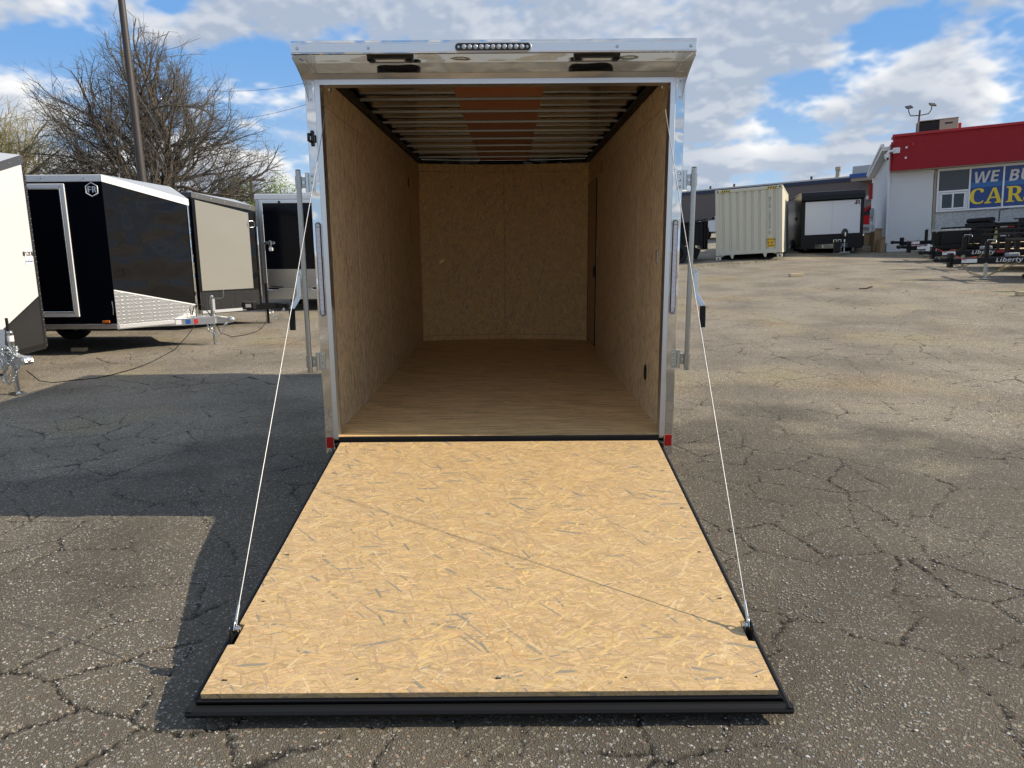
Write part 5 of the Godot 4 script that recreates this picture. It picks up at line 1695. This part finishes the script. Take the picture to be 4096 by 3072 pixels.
func build_panel_trailer() -> void:
	var t := thing("enclosed_trailer", "black enclosed trailer with a wide pale grey front panel beside the cream container", "trailer", on_ground(13.25, -29.9), Vector3(0, -15.0, 2.2))
	var w := 1.19
	var h := 2.52
	part(t, "body", B.new().span(Vector3(-w, 0.22, -5.4), Vector3(w, h - 0.05, -0.10), 0.03), M.black_paint)
	part(t, "front_wall", B.new().span(Vector3(-w, 0.20, -0.099), Vector3(w, h - 0.36, 0.0), 0.02), M.black_satin)
	# hooded head over the front
	part(t, "hood", B.new().prism(PackedVector2Array([Vector2(-5.4, h - 0.049), Vector2(-0.25, h), Vector2(-0.02, h - 0.02), Vector2(0.10, h - 0.16), Vector2(0.12, h - 0.34), Vector2(-0.098, h - 0.355), Vector2(-0.11, h - 0.07)]), Transform3D(Basis(Vector3(0, 0, 1), Vector3(0, 1, 0), Vector3(-1, 0, 0)), Vector3.ZERO), -w - 0.01, w + 0.01), M.black_paint)
	part(t, "front_panel", B.new().span(Vector3(-w + 0.16, 0.79, 0.0005), Vector3(-0.002, h - 0.40, 0.010), 0.003), M.panel_grey)
	part(t, "front_panel", B.new().span(Vector3(0.002, 0.79, 0.0005), Vector3(w - 0.13, h - 0.40, 0.010), 0.003), M.panel_grey)
	letters(t, "logo", "R", 0.17, M.ink, Vector3(w - 0.24, h - 0.51, 0.012), Vector3.ZERO, false, true, 1.35)
	part(t, "logo_leaf", B.new().prism(PackedVector2Array([Vector2(0, 0.045), Vector2(-0.025, 0.02), Vector2(-0.05, 0.02), Vector2(-0.03, -0.01), Vector2(-0.035, -0.035), Vector2(0, -0.025), Vector2(0.035, -0.035), Vector2(0.03, -0.01), Vector2(0.05, 0.02), Vector2(0.025, 0.02)]), Transform3D(Basis(), Vector3(w - 0.33, h - 0.55, 0.0)), 0.0105, 0.013), M.red_ink)
	for s in [-1.0, 1.0]:
		part(t, "marker_lamp", B.new().box(Vector3(s * (w + 0.012), h - 0.34, -0.02), Vector3(0.03, 0.035, 0.10), 0.006), M.amber)
		part(t, "tongue_beam", B.new().bar(Vector3(s * 0.62, 0.30, -0.05), Vector3(s * 0.05, 0.30, 1.15), 0.06, 0.17, 0.006), M.mill_aluminium)
	part(t, "coupler", B.new().bar(Vector3(0, 0.30, 1.05), Vector3(0, 0.30, 1.5), 0.16, 0.26, 0.03), M.black_paint)
	part(t, "winch_drum", B.new().box(Vector3(-0.02, 0.26, 1.52), Vector3(0.26, 0.42, 0.12), 0.03), M.black_satin)
	for s in [-1.0, 1.0]:
		part(t, "shackle", B.new().tube([Vector3(s * 0.03 - 0.02, 0.47, 1.54), Vector3(s * 0.03 - 0.02, 0.54, 1.55), Vector3(s * 0.13 - 0.02, 0.54, 1.55), Vector3(s * 0.13 - 0.02, 0.44, 1.54)], 0.018, 6), M.zinc)
		part(t, "safety_chain", chain([Vector3(s * 0.14, 0.22, 1.45), Vector3(s * 0.10, 0.02, 1.5), Vector3(s * 0.02, 0.0, 1.5)], 0.06), M.zinc)
	var jk := part(t, "jack", B.new().cyl(Vector3(0.36, 0.05, 0.85), Vector3(0.36, 0.55, 0.85), 0.03, 0.03, 10), M.zinc)
	part(jk, "jack_cover", B.new().ball(Vector3(0.36, 0.78, 0.85), Vector3(0.135, 0.20, 0.12), 14, 10), M.black_plastic)
	part(jk, "jack_label", B.new().ball(Vector3(0.365, 0.76, 0.89), Vector3(0.055, 0.13, 0.09), 10, 8), M.paper)
	part(jk, "jack_foot", B.new().box(Vector3(0.36, 0.03, 0.85), Vector3(0.4, 0.06, 0.2), 0.01), M.concrete)
	part(t, "wiring", B.new().tube([Vector3(0.2, 0.4, 0.9), Vector3(0.28, 0.22, 0.95), Vector3(0.42, 0.24, 0.95), Vector3(0.40, 0.42, 0.9), Vector3(0.25, 0.42, 0.92)], 0.014, 6), M.rubber)
	part(t, "beam_sticker", B.new().box(Vector3(-0.39, 0.30, 0.50), Vector3(0.09, 0.10, 0.004), 0.0, Basis(Vector3.UP, -1.13)), M.paper)
	for s in [-1.0, 1.0]:
		for z in [-2.6, -3.5]:
			wheel(t, Vector3(s * 1.12, 0.33, z), s, 0.33, 0.22)
		part(t, "mirror", B.new().ball(Vector3(s * (w + 0.08), 1.5, -0.9), Vector3(0.05, 0.10, 0.03), 8, 6), M.black_plastic)


func build_dump_trailer() -> void:
	var t := thing("dump_trailer", "black dump trailer with ribbed tailgate and white red reflective tape", "trailer", on_ground(4.6, -28.9), Vector3(0, -8, 1.6))
	part(t, "dump_box", B.new().span(Vector3(-2.0, 0.72, -2.0), Vector3(2.95, 1.56, 0.0), 0.02), M.black_satin)
	part(t, "box_rim", B.new().span(Vector3(-2.0, 1.561, -2.03), Vector3(2.98, 1.63, 0.03), 0.01), M.black_paint)
	part(t, "frame", B.new().span(Vector3(-2.0, 0.46, -1.7), Vector3(2.55, 0.70, -0.25), 0.02), M.black_paint)
	for k in 4:
		part(t, "tape", B.new().span(Vector3(0.35 + k * 0.26, 0.60, -0.2475), Vector3(0.35 + k * 0.26 + 0.255, 0.66, -0.244), 0.0), M.red_tape if k % 2 else M.white_tape)
	for k in 5:
		part(t, "stake", B.new().span(Vector3(2.0 + k * 0.22, 0.62, 0.001), Vector3(2.05 + k * 0.22, 1.58, 0.07), 0.008), M.black_paint)
	part(t, "hinge_arm", B.new().bar(Vector3(2.3, 1.6, 0.08), Vector3(3.15, 1.72, 0.05), 0.06, 0.05, 0.008), M.black_paint)
	for x in [2.96, 3.06, 3.16]:
		part(t, "tailgate_bar", B.new().span(Vector3(x, 0.55, -1.6), Vector3(x + 0.05, 1.68, -0.1), 0.01), M.black_paint)
	part(t, "mud_flap", B.new().box(Vector3(2.72, 0.42, -0.2), Vector3(0.34, 0.42, 0.03), 0.008, Basis(Vector3(0, 0, 1), -0.4)), M.rubber)
	part(t, "decal_square", B.new().box(Vector3(2.02 - 0.28, 1.42, 0.003), Vector3(0.16, 0.14, 0.004)), M.paper)
	for x in [0.95, 2.0]:
		wheel(t, Vector3(x, 0.42, 0.02), 1.0, 0.42, 0.26, M.black_satin, true)


func utility_trailer(at: Vector3, turn: float, label: String, lettered: bool, box: bool, deck_y: float) -> void:
	# own axes: -x forward; the jack stands at x = 0, z = 0
	var t := thing("utility_trailer", label, "trailer", at, Vector3(0, turn, 2.2))
	var hw := 0.98
	var y := deck_y
	for s in [-1.0, 1.0]:
		part(t, "tongue_beam", B.new().bar(Vector3(1.1, y, s * hw * 0.62), Vector3(-0.72, y, s * 0.06), 0.05, 0.13, 0.004), M.black_paint)
		part(t, "side_beam", B.new().span(Vector3(1.1, y - 0.07, s * hw), Vector3(6.0, y + 0.06, s * (hw - 0.06)), 0.005), M.black_paint)
		part(t, "top_rail", B.new().span(Vector3(1.08, y + 0.47, s * hw), Vector3(6.0, y + 0.53, s * (hw - 0.06)), 0.006), M.black_paint)
		for k in 6:
			part(t, "rail_post", B.new().span(Vector3(1.1 + k * 0.95, y + 0.062, s * hw), Vector3(1.16 + k * 0.95, y + 0.469, s * (hw - 0.06)), 0.004), M.black_paint)
		for x in [3.3, 4.2]:
			wheel(t, Vector3(x, 0.34, s * (hw + 0.16)), s, 0.34, 0.2, null, true)
	part(t, "front_beam", B.new().span(Vector3(1.04, y - 0.07, -hw), Vector3(1.099, y + 0.06, hw), 0.005), M.black_paint)
	part(t, "front_rail", B.new().span(Vector3(1.02, y + 0.47, -hw), Vector3(1.079, y + 0.53, hw), 0.006), M.black_paint)
	for z in [-0.98, -0.49, 0.0, 0.45, 0.92]:
		part(t, "front_post", B.new().span(Vector3(1.03, y + 0.062, z), Vector3(1.075, y + 0.469, z + 0.055), 0.004), M.black_paint)
	for k in 6:
		part(t, "deck_board", B.new().span(Vector3(1.105, y + 0.005, -0.915 + k * 0.306), Vector3(5.95, y + 0.045, -0.915 + k * 0.306 + 0.298), 0.003), M.deck_wood)
	part(t, "draw_beam", B.new().bar(Vector3(0.5, y - 0.01, 0.10), Vector3(-0.80, y - 0.01, 0.10), 0.06, 0.15, 0.005), M.black_paint)
	part(t, "coupler", B.new().bar(Vector3(-0.7, y + 0.02, 0), Vector3(-1.12, y + 0.05, 0), 0.10, 0.10, 0.025).ball(Vector3(-1.14, y + 0.05, 0), Vector3(0.09, 0.07, 0.07), 10, 7), M.black_paint)
	part(t, "coupler_plate", B.new().span(Vector3(-0.86, y - 0.16, -0.08), Vector3(-0.76, y + 0.22, 0.09), 0.008), M.black_paint)
	var jk := part(t, "jack", B.new().span(Vector3(-0.045, y - 0.05, 0.14), Vector3(0.045, y + 0.48, 0.23), 0.008), M.black_paint)
	part(jk, "jack_leg", B.new().span(Vector3(-0.035, 0.02, 0.15), Vector3(0.035, y - 0.051, 0.22), 0.004), M.zinc)
	part(jk, "jack_foot", B.new().box(Vector3(0, 0.012, 0.185), Vector3(0.22, 0.02, 0.16), 0.004), M.zinc)
	part(jk, "crank", B.new().tube([Vector3(0.0, y + 0.49, 0.185), Vector3(0.0, y + 0.53, 0.185), Vector3(0.20, y + 0.52, 0.20), Vector3(0.21, y + 0.46, 0.20)], 0.012, 6), M.zinc)
	for e in [[-0.6, 0.55], [-0.6, 0.85]]:
		part(t, "safety_chain", chain([Vector3(e[0], y - 0.08, 0.14), Vector3(-0.38, y - 0.32, 0.18), Vector3(0.0, maxf(0.03, y - 0.44), 0.2), Vector3(0.3, y - 0.30, 0.18), Vector3(e[1], y - 0.08, 0.14)], 0.06), M.chain_gold)
	part(t, "breakaway_lead", B.new().tube([Vector3(-0.75, y + 0.15, 0.1), Vector3(-0.5, y + 0.02, 0.16), Vector3(-0.35, y + 0.08, 0.15), Vector3(-0.2, y + 0.10, 0.1)], 0.009, 6), M.red_plastic)
	var p0 := Vector3(1.1, y, hw * 0.62)
	var p1 := Vector3(-0.72, y, 0.06)
	var bd := (p0 - p1).normalized()
	var bn := Vector3(-bd.z, 0, bd.x)
	part(t, "warning_label", B.new().box(p0.lerp(p1, 0.84) + bn * 0.026, Vector3(0.40, 0.10, 0.002), 0.0, Basis(bd, Vector3.UP, bn)), M.paper)
	if lettered:
		letters(t, "painted_name", "Liberty", 0.105, M.sign_white, p0.lerp(p1, 0.36) + bn * 0.028, Vector3(0, rad_to_deg(atan2(bn.x, bn.z)), 0), false, true, 1.2, 0.22)
		part(t, "painted_flag", B.new().box(p0.lerp(p1, 0.13) + bn * 0.026, Vector3(0.2, 0.05, 0.002), 0.0, Basis(bd, Vector3.UP, bn)), M.red_ink)
		part(t, "winch_box", B.new().box(Vector3(0.62, y + 0.12, 0.2), Vector3(0.3, 0.10, 0.16), 0.02), M.grey_box)
	if box:
		var tb := part(t, "toolbox", B.new().span(Vector3(0.10, y + 0.07, -0.42), Vector3(1.0, y + 0.52, 0.34), 0.02), M.black_satin)
		part(tb, "toolbox_lid", B.new().span(Vector3(0.08, y + 0.521, -0.44), Vector3(1.02, y + 0.58, 0.36), 0.012), M.grey_box)
		part(t, "document_pouch", B.new().box(Vector3(-0.25, y - 0.02, 0.26), Vector3(0.17, 0.24, 0.004), 0.0, Basis(Vector3(0, 0, 1), -0.35)), M.paper)


func build_tall_trailer() -> void:
	var t := thing("dump_trailer", "tall black dump trailer with rolled tarp and coiled rope behind the open trailers", "trailer", on_ground(17.6, -26.9), Vector3(0, -7, 2.2))
	t.scale = Vector3(0.85, 0.74, 0.85)
	part(t, "dump_box", B.new().span(Vector3(0.5, 0.55, -1.9), Vector3(7.0, 1.62, 0.0), 0.02), M.black_satin)
	part(t, "box_rim", B.new().span(Vector3(0.46, 1.621, -1.93), Vector3(7.0, 1.70, 0.04), 0.01), M.black_paint)
	part(t, "tarp_roll", B.new().cyl(Vector3(0.24, 1.86, -1.9), Vector3(0.24, 1.86, 0.1), 0.13, 0.13, 14), M.rubber)
	part(t, "tarp_housing", B.new().span(Vector3(0.05, 1.50, -1.9), Vector3(0.44, 1.74, 0.06), 0.03), M.black_paint)
	part(t, "tarp_crank", B.new().tube([Vector3(0.5, 1.75, 0.1), Vector3(0.5, 2.28, 0.12), Vector3(0.56, 2.33, 0.12), Vector3(0.85, 2.35, 0.12)], 0.022, 7), M.black_paint)
	part(t, "rope_coil", B.new().tube([Vector3(0.42, 1.45, 0.1), Vector3(0.36, 1.0, 0.12), Vector3(0.30, 0.55, 0.12), Vector3(0.38, 0.62, 0.14), Vector3(0.46, 1.1, 0.13), Vector3(0.45, 1.4, 0.12), Vector3(0.40, 0.9, 0.15)], 0.028, 7), M.straw)
	part(t, "front_frame", B.new().span(Vector3(0.02, 0.45, -1.7), Vector3(0.44, 1.49, -0.02), 0.02), M.black_paint)
	for k in 6:
		part(t, "stake", B.new().span(Vector3(1.25 + k * 0.85, 0.6, 0.001), Vector3(1.40 + k * 0.85, 1.62, 0.09), 0.01), M.black_paint)
	for k in 9:
		part(t, "rim_slot", B.new().span(Vector3(1.35 + k * 0.62, 1.702, -0.02), Vector3(1.68 + k * 0.62, 1.82, 0.02), 0.008), M.black_paint)
	part(t, "upper_rail", B.new().span(Vector3(1.15, 1.822, -0.03), Vector3(7.0, 1.88, 0.03), 0.006), M.black_paint)
	for e in [[0.62, 1.46], [2.75, 1.46], [3.55, 1.46]]:
		part(t, "tape", B.new().span(Vector3(e[0], e[1], 0.0005), Vector3(e[0] + 0.30, e[1] + 0.09, 0.004), 0.0), M.white_tape)
		part(t, "tape", B.new().span(Vector3(e[0] + 0.302, e[1], 0.0005), Vector3(e[0] + 0.6, e[1] + 0.09, 0.004), 0.0), M.red_tape)
	part(t, "warning_label", B.new().span(Vector3(0.62, 1.02, 0.0005), Vector3(1.02, 1.18, 0.004), 0.0), M.paper)
	for x in [3.4, 4.4]:
		wheel(t, Vector3(x, 0.38, 0.1), 1.0, 0.38, 0.24, M.black_satin, true)
	part(t, "frame", B.new().span(Vector3(-0.3, 0.34, -1.3), Vector3(7.0, 0.545, -0.3), 0.01), M.black_paint)
	part(t, "tongue_beam", B.new().bar(Vector3(-0.2, 0.45, -0.8), Vector3(-1.5, 0.45, -0.95), 0.12, 0.14, 0.01), M.black_paint)


func pickup(called: String, at: Vector3, turn: float, m: Material, label: String, _open: bool) -> void:
	# own axes: +x forward
	var t := thing(called, label, "pickup truck", at, Vector3(0, turn, 0))
	var w := 0.95
	var prof := PackedVector2Array([Vector2(-2.75, 0.55), Vector2(-2.78, 1.10), Vector2(-0.75, 1.12), Vector2(-0.72, 1.14), Vector2(1.15, 1.14), Vector2(2.55, 1.08), Vector2(2.78, 0.95), Vector2(2.80, 0.55), Vector2(2.25, 0.50), Vector2(2.1, 0.78), Vector2(1.75, 0.86), Vector2(1.4, 0.78), Vector2(1.25, 0.48), Vector2(-1.25, 0.48), Vector2(-1.4, 0.78), Vector2(-1.75, 0.86), Vector2(-2.1, 0.78), Vector2(-2.25, 0.52)])
	part(t, "body", B.new().prism(prof, Transform3D(), -w, w), m)
	part(t, "bed", B.new().span(Vector3(-2.66, 1.123, -w + 0.10), Vector3(-0.82, 1.135, w - 0.10), 0.0), M.black_satin)
	for s in [-1.0, 1.0]:
		part(t, "bed_rail", B.new().span(Vector3(-2.76, 1.11, s * w), Vector3(-0.75, 1.22, s * (w - 0.09)), 0.02), m)
	part(t, "tailgate", B.new().span(Vector3(-2.80, 0.66, -w + 0.06), Vector3(-2.72, 1.22, w - 0.06), 0.02), m)
	part(t, "rear_bumper", B.new().span(Vector3(-2.95, 0.42, -w + 0.02), Vector3(-2.80, 0.62, w - 0.02), 0.03), M.zinc)
	part(t, "cab", B.new().prism(PackedVector2Array([Vector2(-0.72, 1.141), Vector2(-0.60, 1.80), Vector2(-0.45, 1.86), Vector2(0.30, 1.86), Vector2(0.45, 1.82), Vector2(1.12, 1.141)]), Transform3D(), -w + 0.10, w - 0.10), m)
	for s in [-1.0, 1.0]:
		part(t, "side_window", B.new().prism(PackedVector2Array([Vector2(-0.58, 1.20), Vector2(-0.48, 1.74), Vector2(0.33, 1.74), Vector2(0.86, 1.20)]), Transform3D(), s * (w - 0.101), s * (w - 0.092)), M.window_dark)
		part(t, "tail_lamp", B.new().box(Vector3(-2.77, 0.95, s * (w - 0.03)), Vector3(0.06, 0.30, 0.08), 0.01), M.red_reflector)
		part(t, "head_lamp", B.new().box(Vector3(2.76, 0.86, s * (w - 0.16)), Vector3(0.09, 0.18, 0.26), 0.02), M.lamp_lens)
		part(t, "door_mirror", B.new().box(Vector3(0.80, 1.24, s * (w + 0.08)), Vector3(0.08, 0.16, 0.2), 0.02), M.black_plastic)
		for x in [-1.75, 1.75]:
			wheel(t, Vector3(x, 0.38, s * (w - 0.12)), s, 0.38, 0.24, null, true)
	part(t, "rear_window", B.new().box(Vector3(-0.665, 1.50, 0), Vector3(0.012, 0.42, 1.3), 0.0, Basis(Vector3(0, 0, 1), -0.18)), M.window_dark)
	part(t, "windscreen", B.new().box(Vector3(0.80, 1.50, 0), Vector3(0.014, 0.72, 1.5), 0.0, Basis(Vector3(0, 0, 1), 0.775)), M.window_dark)
	part(t, "front_bumper", B.new().span(Vector3(2.78, 0.40, -w + 0.02), Vector3(2.92, 0.62, w - 0.02), 0.03), M.zinc)
	part(t, "toolbox", B.new().span(Vector3(-1.25, 1.222, -w + 0.02), Vector3(-0.80, 1.40, w - 0.02), 0.02), M.mill_aluminium)


# ---------------------------------------------------------------- trees, poles, wires
func limb(b: B, a: Vector3, c: Vector3, r0: float, r1: float, k: int) -> void:
	var z := (c - a).normalized()
	var x := (Vector3.UP if absf(z.y) < 0.9 else Vector3(1, 0, 0)).cross(z).normalized()
	var y := z.cross(x)
	var d0 := x
	for i in k:
		var t := TAU * (i + 1) / k
		var d1 := x * cos(t) + y * sin(t)
		b.v.append(a + d0 * r0)
		b.v.append(c + d1 * r1)
		b.v.append(a + d1 * r0)
		b.v.append(a + d0 * r0)
		b.v.append(c + d0 * r1)
		b.v.append(c + d1 * r1)
		b.n.append(d0)
		b.n.append(d1)
		b.n.append(d1)
		b.n.append(d0)
		b.n.append(d0)
		b.n.append(d1)
		d0 = d1


# grows a crooked branch and its side branches; returns nothing, fills the builders by thickness
func grow(bs: Array, p: Vector3, d: Vector3, l: float, r: float, depth: int, o: Dictionary) -> void:
	var steps := 4 if depth > 1 else (3 if depth == 1 else 2)
	var b: B = bs[0] if r > o.thick else bs[1]
	var q := p
	var rr := r
	for i in steps:
		var bend := Vector3(rng.randfn(), rng.randfn(), rng.randfn()) * float(o.bend)
		d = (d + bend + Vector3(0, float(o.lift) if depth > 0 else float(o.droop), 0)).normalized()
		var q2 := q + d * l / steps
		if o.has("hull") and depth < 4:
			var h: Vector3 = (q2 - o.hull[0]) / o.hull[1]
			if h.length() > 0.95 + 0.12 * sin(7.0 * h.x + 3.0) * cos(6.0 * h.y):
				return
			rr = maxf(0.005, minf(rr, 0.26 * (1.08 - h.length())))
		var r2 := rr * (0.90 if depth > 0 else 0.75)
		limb(b, q, q2, rr, r2, 6 if r > 0.09 else (4 if r > 0.03 else 3))
		if depth > 0 and i > 0 or depth == o.depth and i > 1:
			var nb: int = 1 + (1 if rng.randf() < float(o.fork) else 0)
			for e in nb:
				var ax := Vector3(rng.randfn(), rng.randfn() * 0.6, rng.randfn()).normalized()
				var nd := d.rotated(ax, rng.randf_range(0.45, 1.0)).normalized()
				grow(bs, q2, nd, l * rng.randf_range(0.55, 0.78), maxf(0.0055, r2 * rng.randf_range(0.46, 0.62)), depth - 1, o)
		q = q2
		rr = r2
	if depth == 0:
		for e in 3:
			var u := rng.randf_range(0.2, 1.0)
			var nd := (d + Vector3(rng.randfn(), rng.randfn(), rng.randfn()) * 0.55).normalized()
			limb(b, p.lerp(q, u), p.lerp(q, u) + nd * l * rng.randf_range(0.35, 0.8), rr, rr * 0.5, 3)
	if depth > 0:
		grow(bs, q, d, l * 0.72, rr * 0.85, depth - 1, o)


func build_trees_and_poles() -> void:
	# big bare tree: short bole, many low heavy limbs
	var t := thing("bare_tree", "large spreading bare tree with dense twigs behind the black trailers", "tree", on_ground(-18.6, -38.0, -0.1))
	var bs := [B.new(), B.new()]
	limb(bs[0], Vector3(0, 0, 0), Vector3(0.1, 1.4, 0), 0.62, 0.50, 10)
	limb(bs[0], Vector3(0.1, 1.4, 0), Vector3(0.0, 2.7, 0.1), 0.50, 0.46, 10)
	var o := {"thick": 0.05, "bend": 0.19, "lift": 0.035, "droop": 0.02, "fork": 0.26, "depth": 4, "hull": [Vector3(0.6, 6.0, 0.0), Vector3(6.6, 6.9, 5.5)]}
	for e in [[7, 0.22, 2.5, 0.17], [7, 0.60, 2.9, 0.21], [6, 0.98, 3.3, 0.24], [4, 1.35, 3.6, 0.26]]:
		for k in e[0]:
			var az: float = TAU * (k + rng.randf() * 0.5) / e[0] + e[1]
			var el: float = e[1] + rng.randf_range(-0.1, 0.12)
			grow(bs, Vector3(0.0, 1.9 + rng.randf() * 0.9, 0.05), Vector3(cos(az) * cos(el), sin(el), sin(az) * cos(el)), e[2] * rng.randf_range(0.98, 1.12), e[3], 4, o)
	part(t, "trunk", bs[0], M.bark)
	part(t, "crown", bs[1], M.twig)
	# greenish bare trees at the far edge, drooping
	var turn := 0
	for e in [[-28.2, -39.5, 11.5, "slender bare tree with yellow green twigs beside the large bare tree"], [-31.0, -46.0, 10.5, "small bare tree with drooping olive twigs half hidden by the large bare tree"], [-36.5, -50.0, 12.0, "tall pale bare tree behind the white trailer roof"]]:
		t = thing("bare_tree", e[3], "tree", on_ground(e[0], e[1], -0.1))
		bs = [B.new(), B.new()]
		var sc: float = e[2] / 9.0
		limb(bs[0], Vector3.ZERO, Vector3(0, 2.0 * sc, 0), 0.26 * sc, 0.22 * sc, 8)
		for q in 6:
			var an := TAU * q / 6.0 + turn
			grow(bs, Vector3(0, 1.8 * sc, 0), Vector3(cos(an) * 0.5, 1.0, sin(an) * 0.5).normalized(), 2.5 * sc, 0.12 * sc, 3, {"thick": 0.04, "bend": 0.12, "lift": 0.05, "droop": -0.10, "fork": 0.55, "depth": 3})
		part(t, "trunk", bs[0], M.bark)
		part(t, "crown", bs[1], M.green_twig)
		turn += 1
	# fresh leaved trees above the far trailer roofs
	for e in [[-13.1, -42.0, 6.0, 1.35, "leaf_fresh", "bright green leafy tree above the far trailer roof"], [-15.3, -41.0, 5.9, 1.15, "leaf_olive", "olive green leafy tree under the big bare tree's limbs"], [-16.2, -47.0, 5.6, 1.0, "leaf_olive", "small olive tree beside the wooden utility pole"]]:
		leafy(e[0], e[1], e[2], e[3], M[e[4]], e[5])
	# lot lamp pole in front of the big tree
	t = thing("light_pole", "tall brown steel light pole rising behind the black trailer", "pole", on_ground(-10.95, -22.0, -0.05), Vector3(0, 0, 0.9))
	part(t, "shaft", B.new().cyl(Vector3(0, 0, 0), Vector3(0, 11.2, 0), 0.135, 0.085, 14), M.pole_brown)
	part(t, "base_plate", B.new().box(Vector3(0, 0.05, 0), Vector3(0.45, 0.06, 0.45), 0.01), M.pole_brown)
	part(t, "lamp_arm", B.new().bar(Vector3(-0.7, 11.25, 0), Vector3(0.7, 11.25, 0), 0.08, 0.08, 0.01), M.pole_brown)
	for s in [-1.0, 1.0]:
		part(t, "lamp_head", B.new().box(Vector3(s * 0.95, 11.25, 0), Vector3(0.6, 0.16, 0.35), 0.04), M.pole_brown)
	# utility pole and its wires
	t = thing("utility_pole", "weathered wooden utility pole with crossarm beyond the trailer roofs", "pole", on_ground(-21.2, -60.0, -0.2))
	part(t, "shaft", B.new().cyl(Vector3(0, 0, 0), Vector3(0, 7.2, 0), 0.17, 0.12, 10), M.pole_wood)
	part(t, "crossarm", B.new().box(Vector3(0, 6.75, 0.15), Vector3(2.5, 0.13, 0.11), 0.01), M.pole_wood)
	for x in [-1.1, -0.4, 0.5, 1.15]:
		part(t, "insulator", B.new().cyl(Vector3(x, 6.81, 0.15), Vector3(x, 7.0, 0.15), 0.05, 0.035, 8), M.grey_box)
	for e in [[-27.0, 11.2, -46.0, -8.0, 12.9, -46.0, "upper thin wire crossing the sky beside the big bare tree"], [-27.0, 9.4, -46.0, -8.0, 12.1, -46.0, "lower thin wire crossing the sky beside the big bare tree"]]:
		var a := Vector3(e[0] + 8.5, e[1], e[2])
		var c := Vector3(e[3], e[4], e[5])
		var pts := []
		for q in 9:
			var u := q / 8.0
			pts.append(a.lerp(c, u) - Vector3(0, 0.6 * 4.0 * u * (1.0 - u), 0))
		single("overhead_wire", B.new().tube(pts, 0.011, 5), M.wire, e[6], "wire", Vector3.ZERO, Vector3.ZERO, "wires across the sky")


func leafy(x: float, z: float, h: float, r: float, m: Material, label: String) -> void:
	var t := thing("leafy_tree", label, "tree", on_ground(x, z, -0.1))
	var bs := [B.new(), B.new()]
	limb(bs[0], Vector3.ZERO, Vector3(0.05, h * 0.55, 0), 0.13, 0.09, 7)
	var lf := B.new()
	for q in 46:
		var an := rng.randf() * TAU
		var el := rng.randf_range(-0.4, 1.3)
		var c := Vector3(cos(an) * cos(el) * r * rng.randf_range(0.35, 1.05), h * 0.62 + sin(el) * r * 1.25 * rng.randf_range(0.5, 1.15), sin(an) * cos(el) * r * rng.randf_range(0.35, 1.05))
		limb(bs[0], Vector3(0.03, h * 0.45, 0), c, 0.03, 0.008, 4)
		for e in 52:
			var p := c + Vector3(rng.randfn(), rng.randfn(), rng.randfn()) * 0.16 * r
			var u := Vector3(rng.randfn(), rng.randfn(), rng.randfn()).normalized()
			var w := u.cross(Vector3(rng.randfn(), rng.randfn(), rng.randfn())).normalized()
			var s := rng.randf_range(0.035, 0.075)
			lf.tri(p - u * s, p + w * s * 0.5, p + u * s, Vector3.UP)
			lf.tri(p - u * s, p - w * s * 0.5, p + u * s, Vector3.UP)
	part(t, "trunk", bs[0], M.bark)
	part(t, "crown", lf, m)


# ---------------------------------------------------------------- small things on the asphalt
func build_small_things() -> void:
	single("wood_block", B.new().box(Vector3(0, 0.045, 0), Vector3(0.42, 0.09, 0.12), 0.006), M.new_wood, "pale wood block lying alone on the open asphalt before the container", "wood block", on_ground(8.46, -21.3), Vector3(0, 6, 1))
	single("wood_block", B.new().box(Vector3(0, 0.05, 0), Vector3(0.40, 0.10, 0.14), 0.006), M.new_wood, "pale wood block beside the utility trailer shadows", "wood block", on_ground(11.3, -15.65), Vector3(0, -8, 1))
	single("rubber_scrap", B.new().bar(Vector3(-0.16, 0.02, 0.02), Vector3(0.02, 0.02, 0), 0.05, 0.02, 0.005).bar(Vector3(0.02, 0.02, 0), Vector3(0.17, 0.06, -0.03), 0.06, 0.02, 0.005), M.rubber, "curled strip of black rubber lying on the open asphalt", "rubber strip", on_ground(8.72, -17.6))
	var w := B.new()
	for k in 240:
		var x := rng.randf_range(6.2, 10.3)
		var z := -26.0 - (x - 6.2) * 0.32 + rng.randfn() * 0.25
		var p := on_ground(x, z)
		var d := Vector3(rng.randfn() * 0.5, 1.0, rng.randfn() * 0.5).normalized() * rng.randf_range(0.03, 0.10)
		w.tri(p + Vector3(-0.006, 0, 0), p + Vector3(0.006, 0, 0), p + d, Vector3(0, 0, 1))
	var o := part(self, "weeds", w, M.dry_weed)
	o.set_meta("kind", "stuff")
	tag(o, "sparse dry weeds in the crack before the container", "weeds")
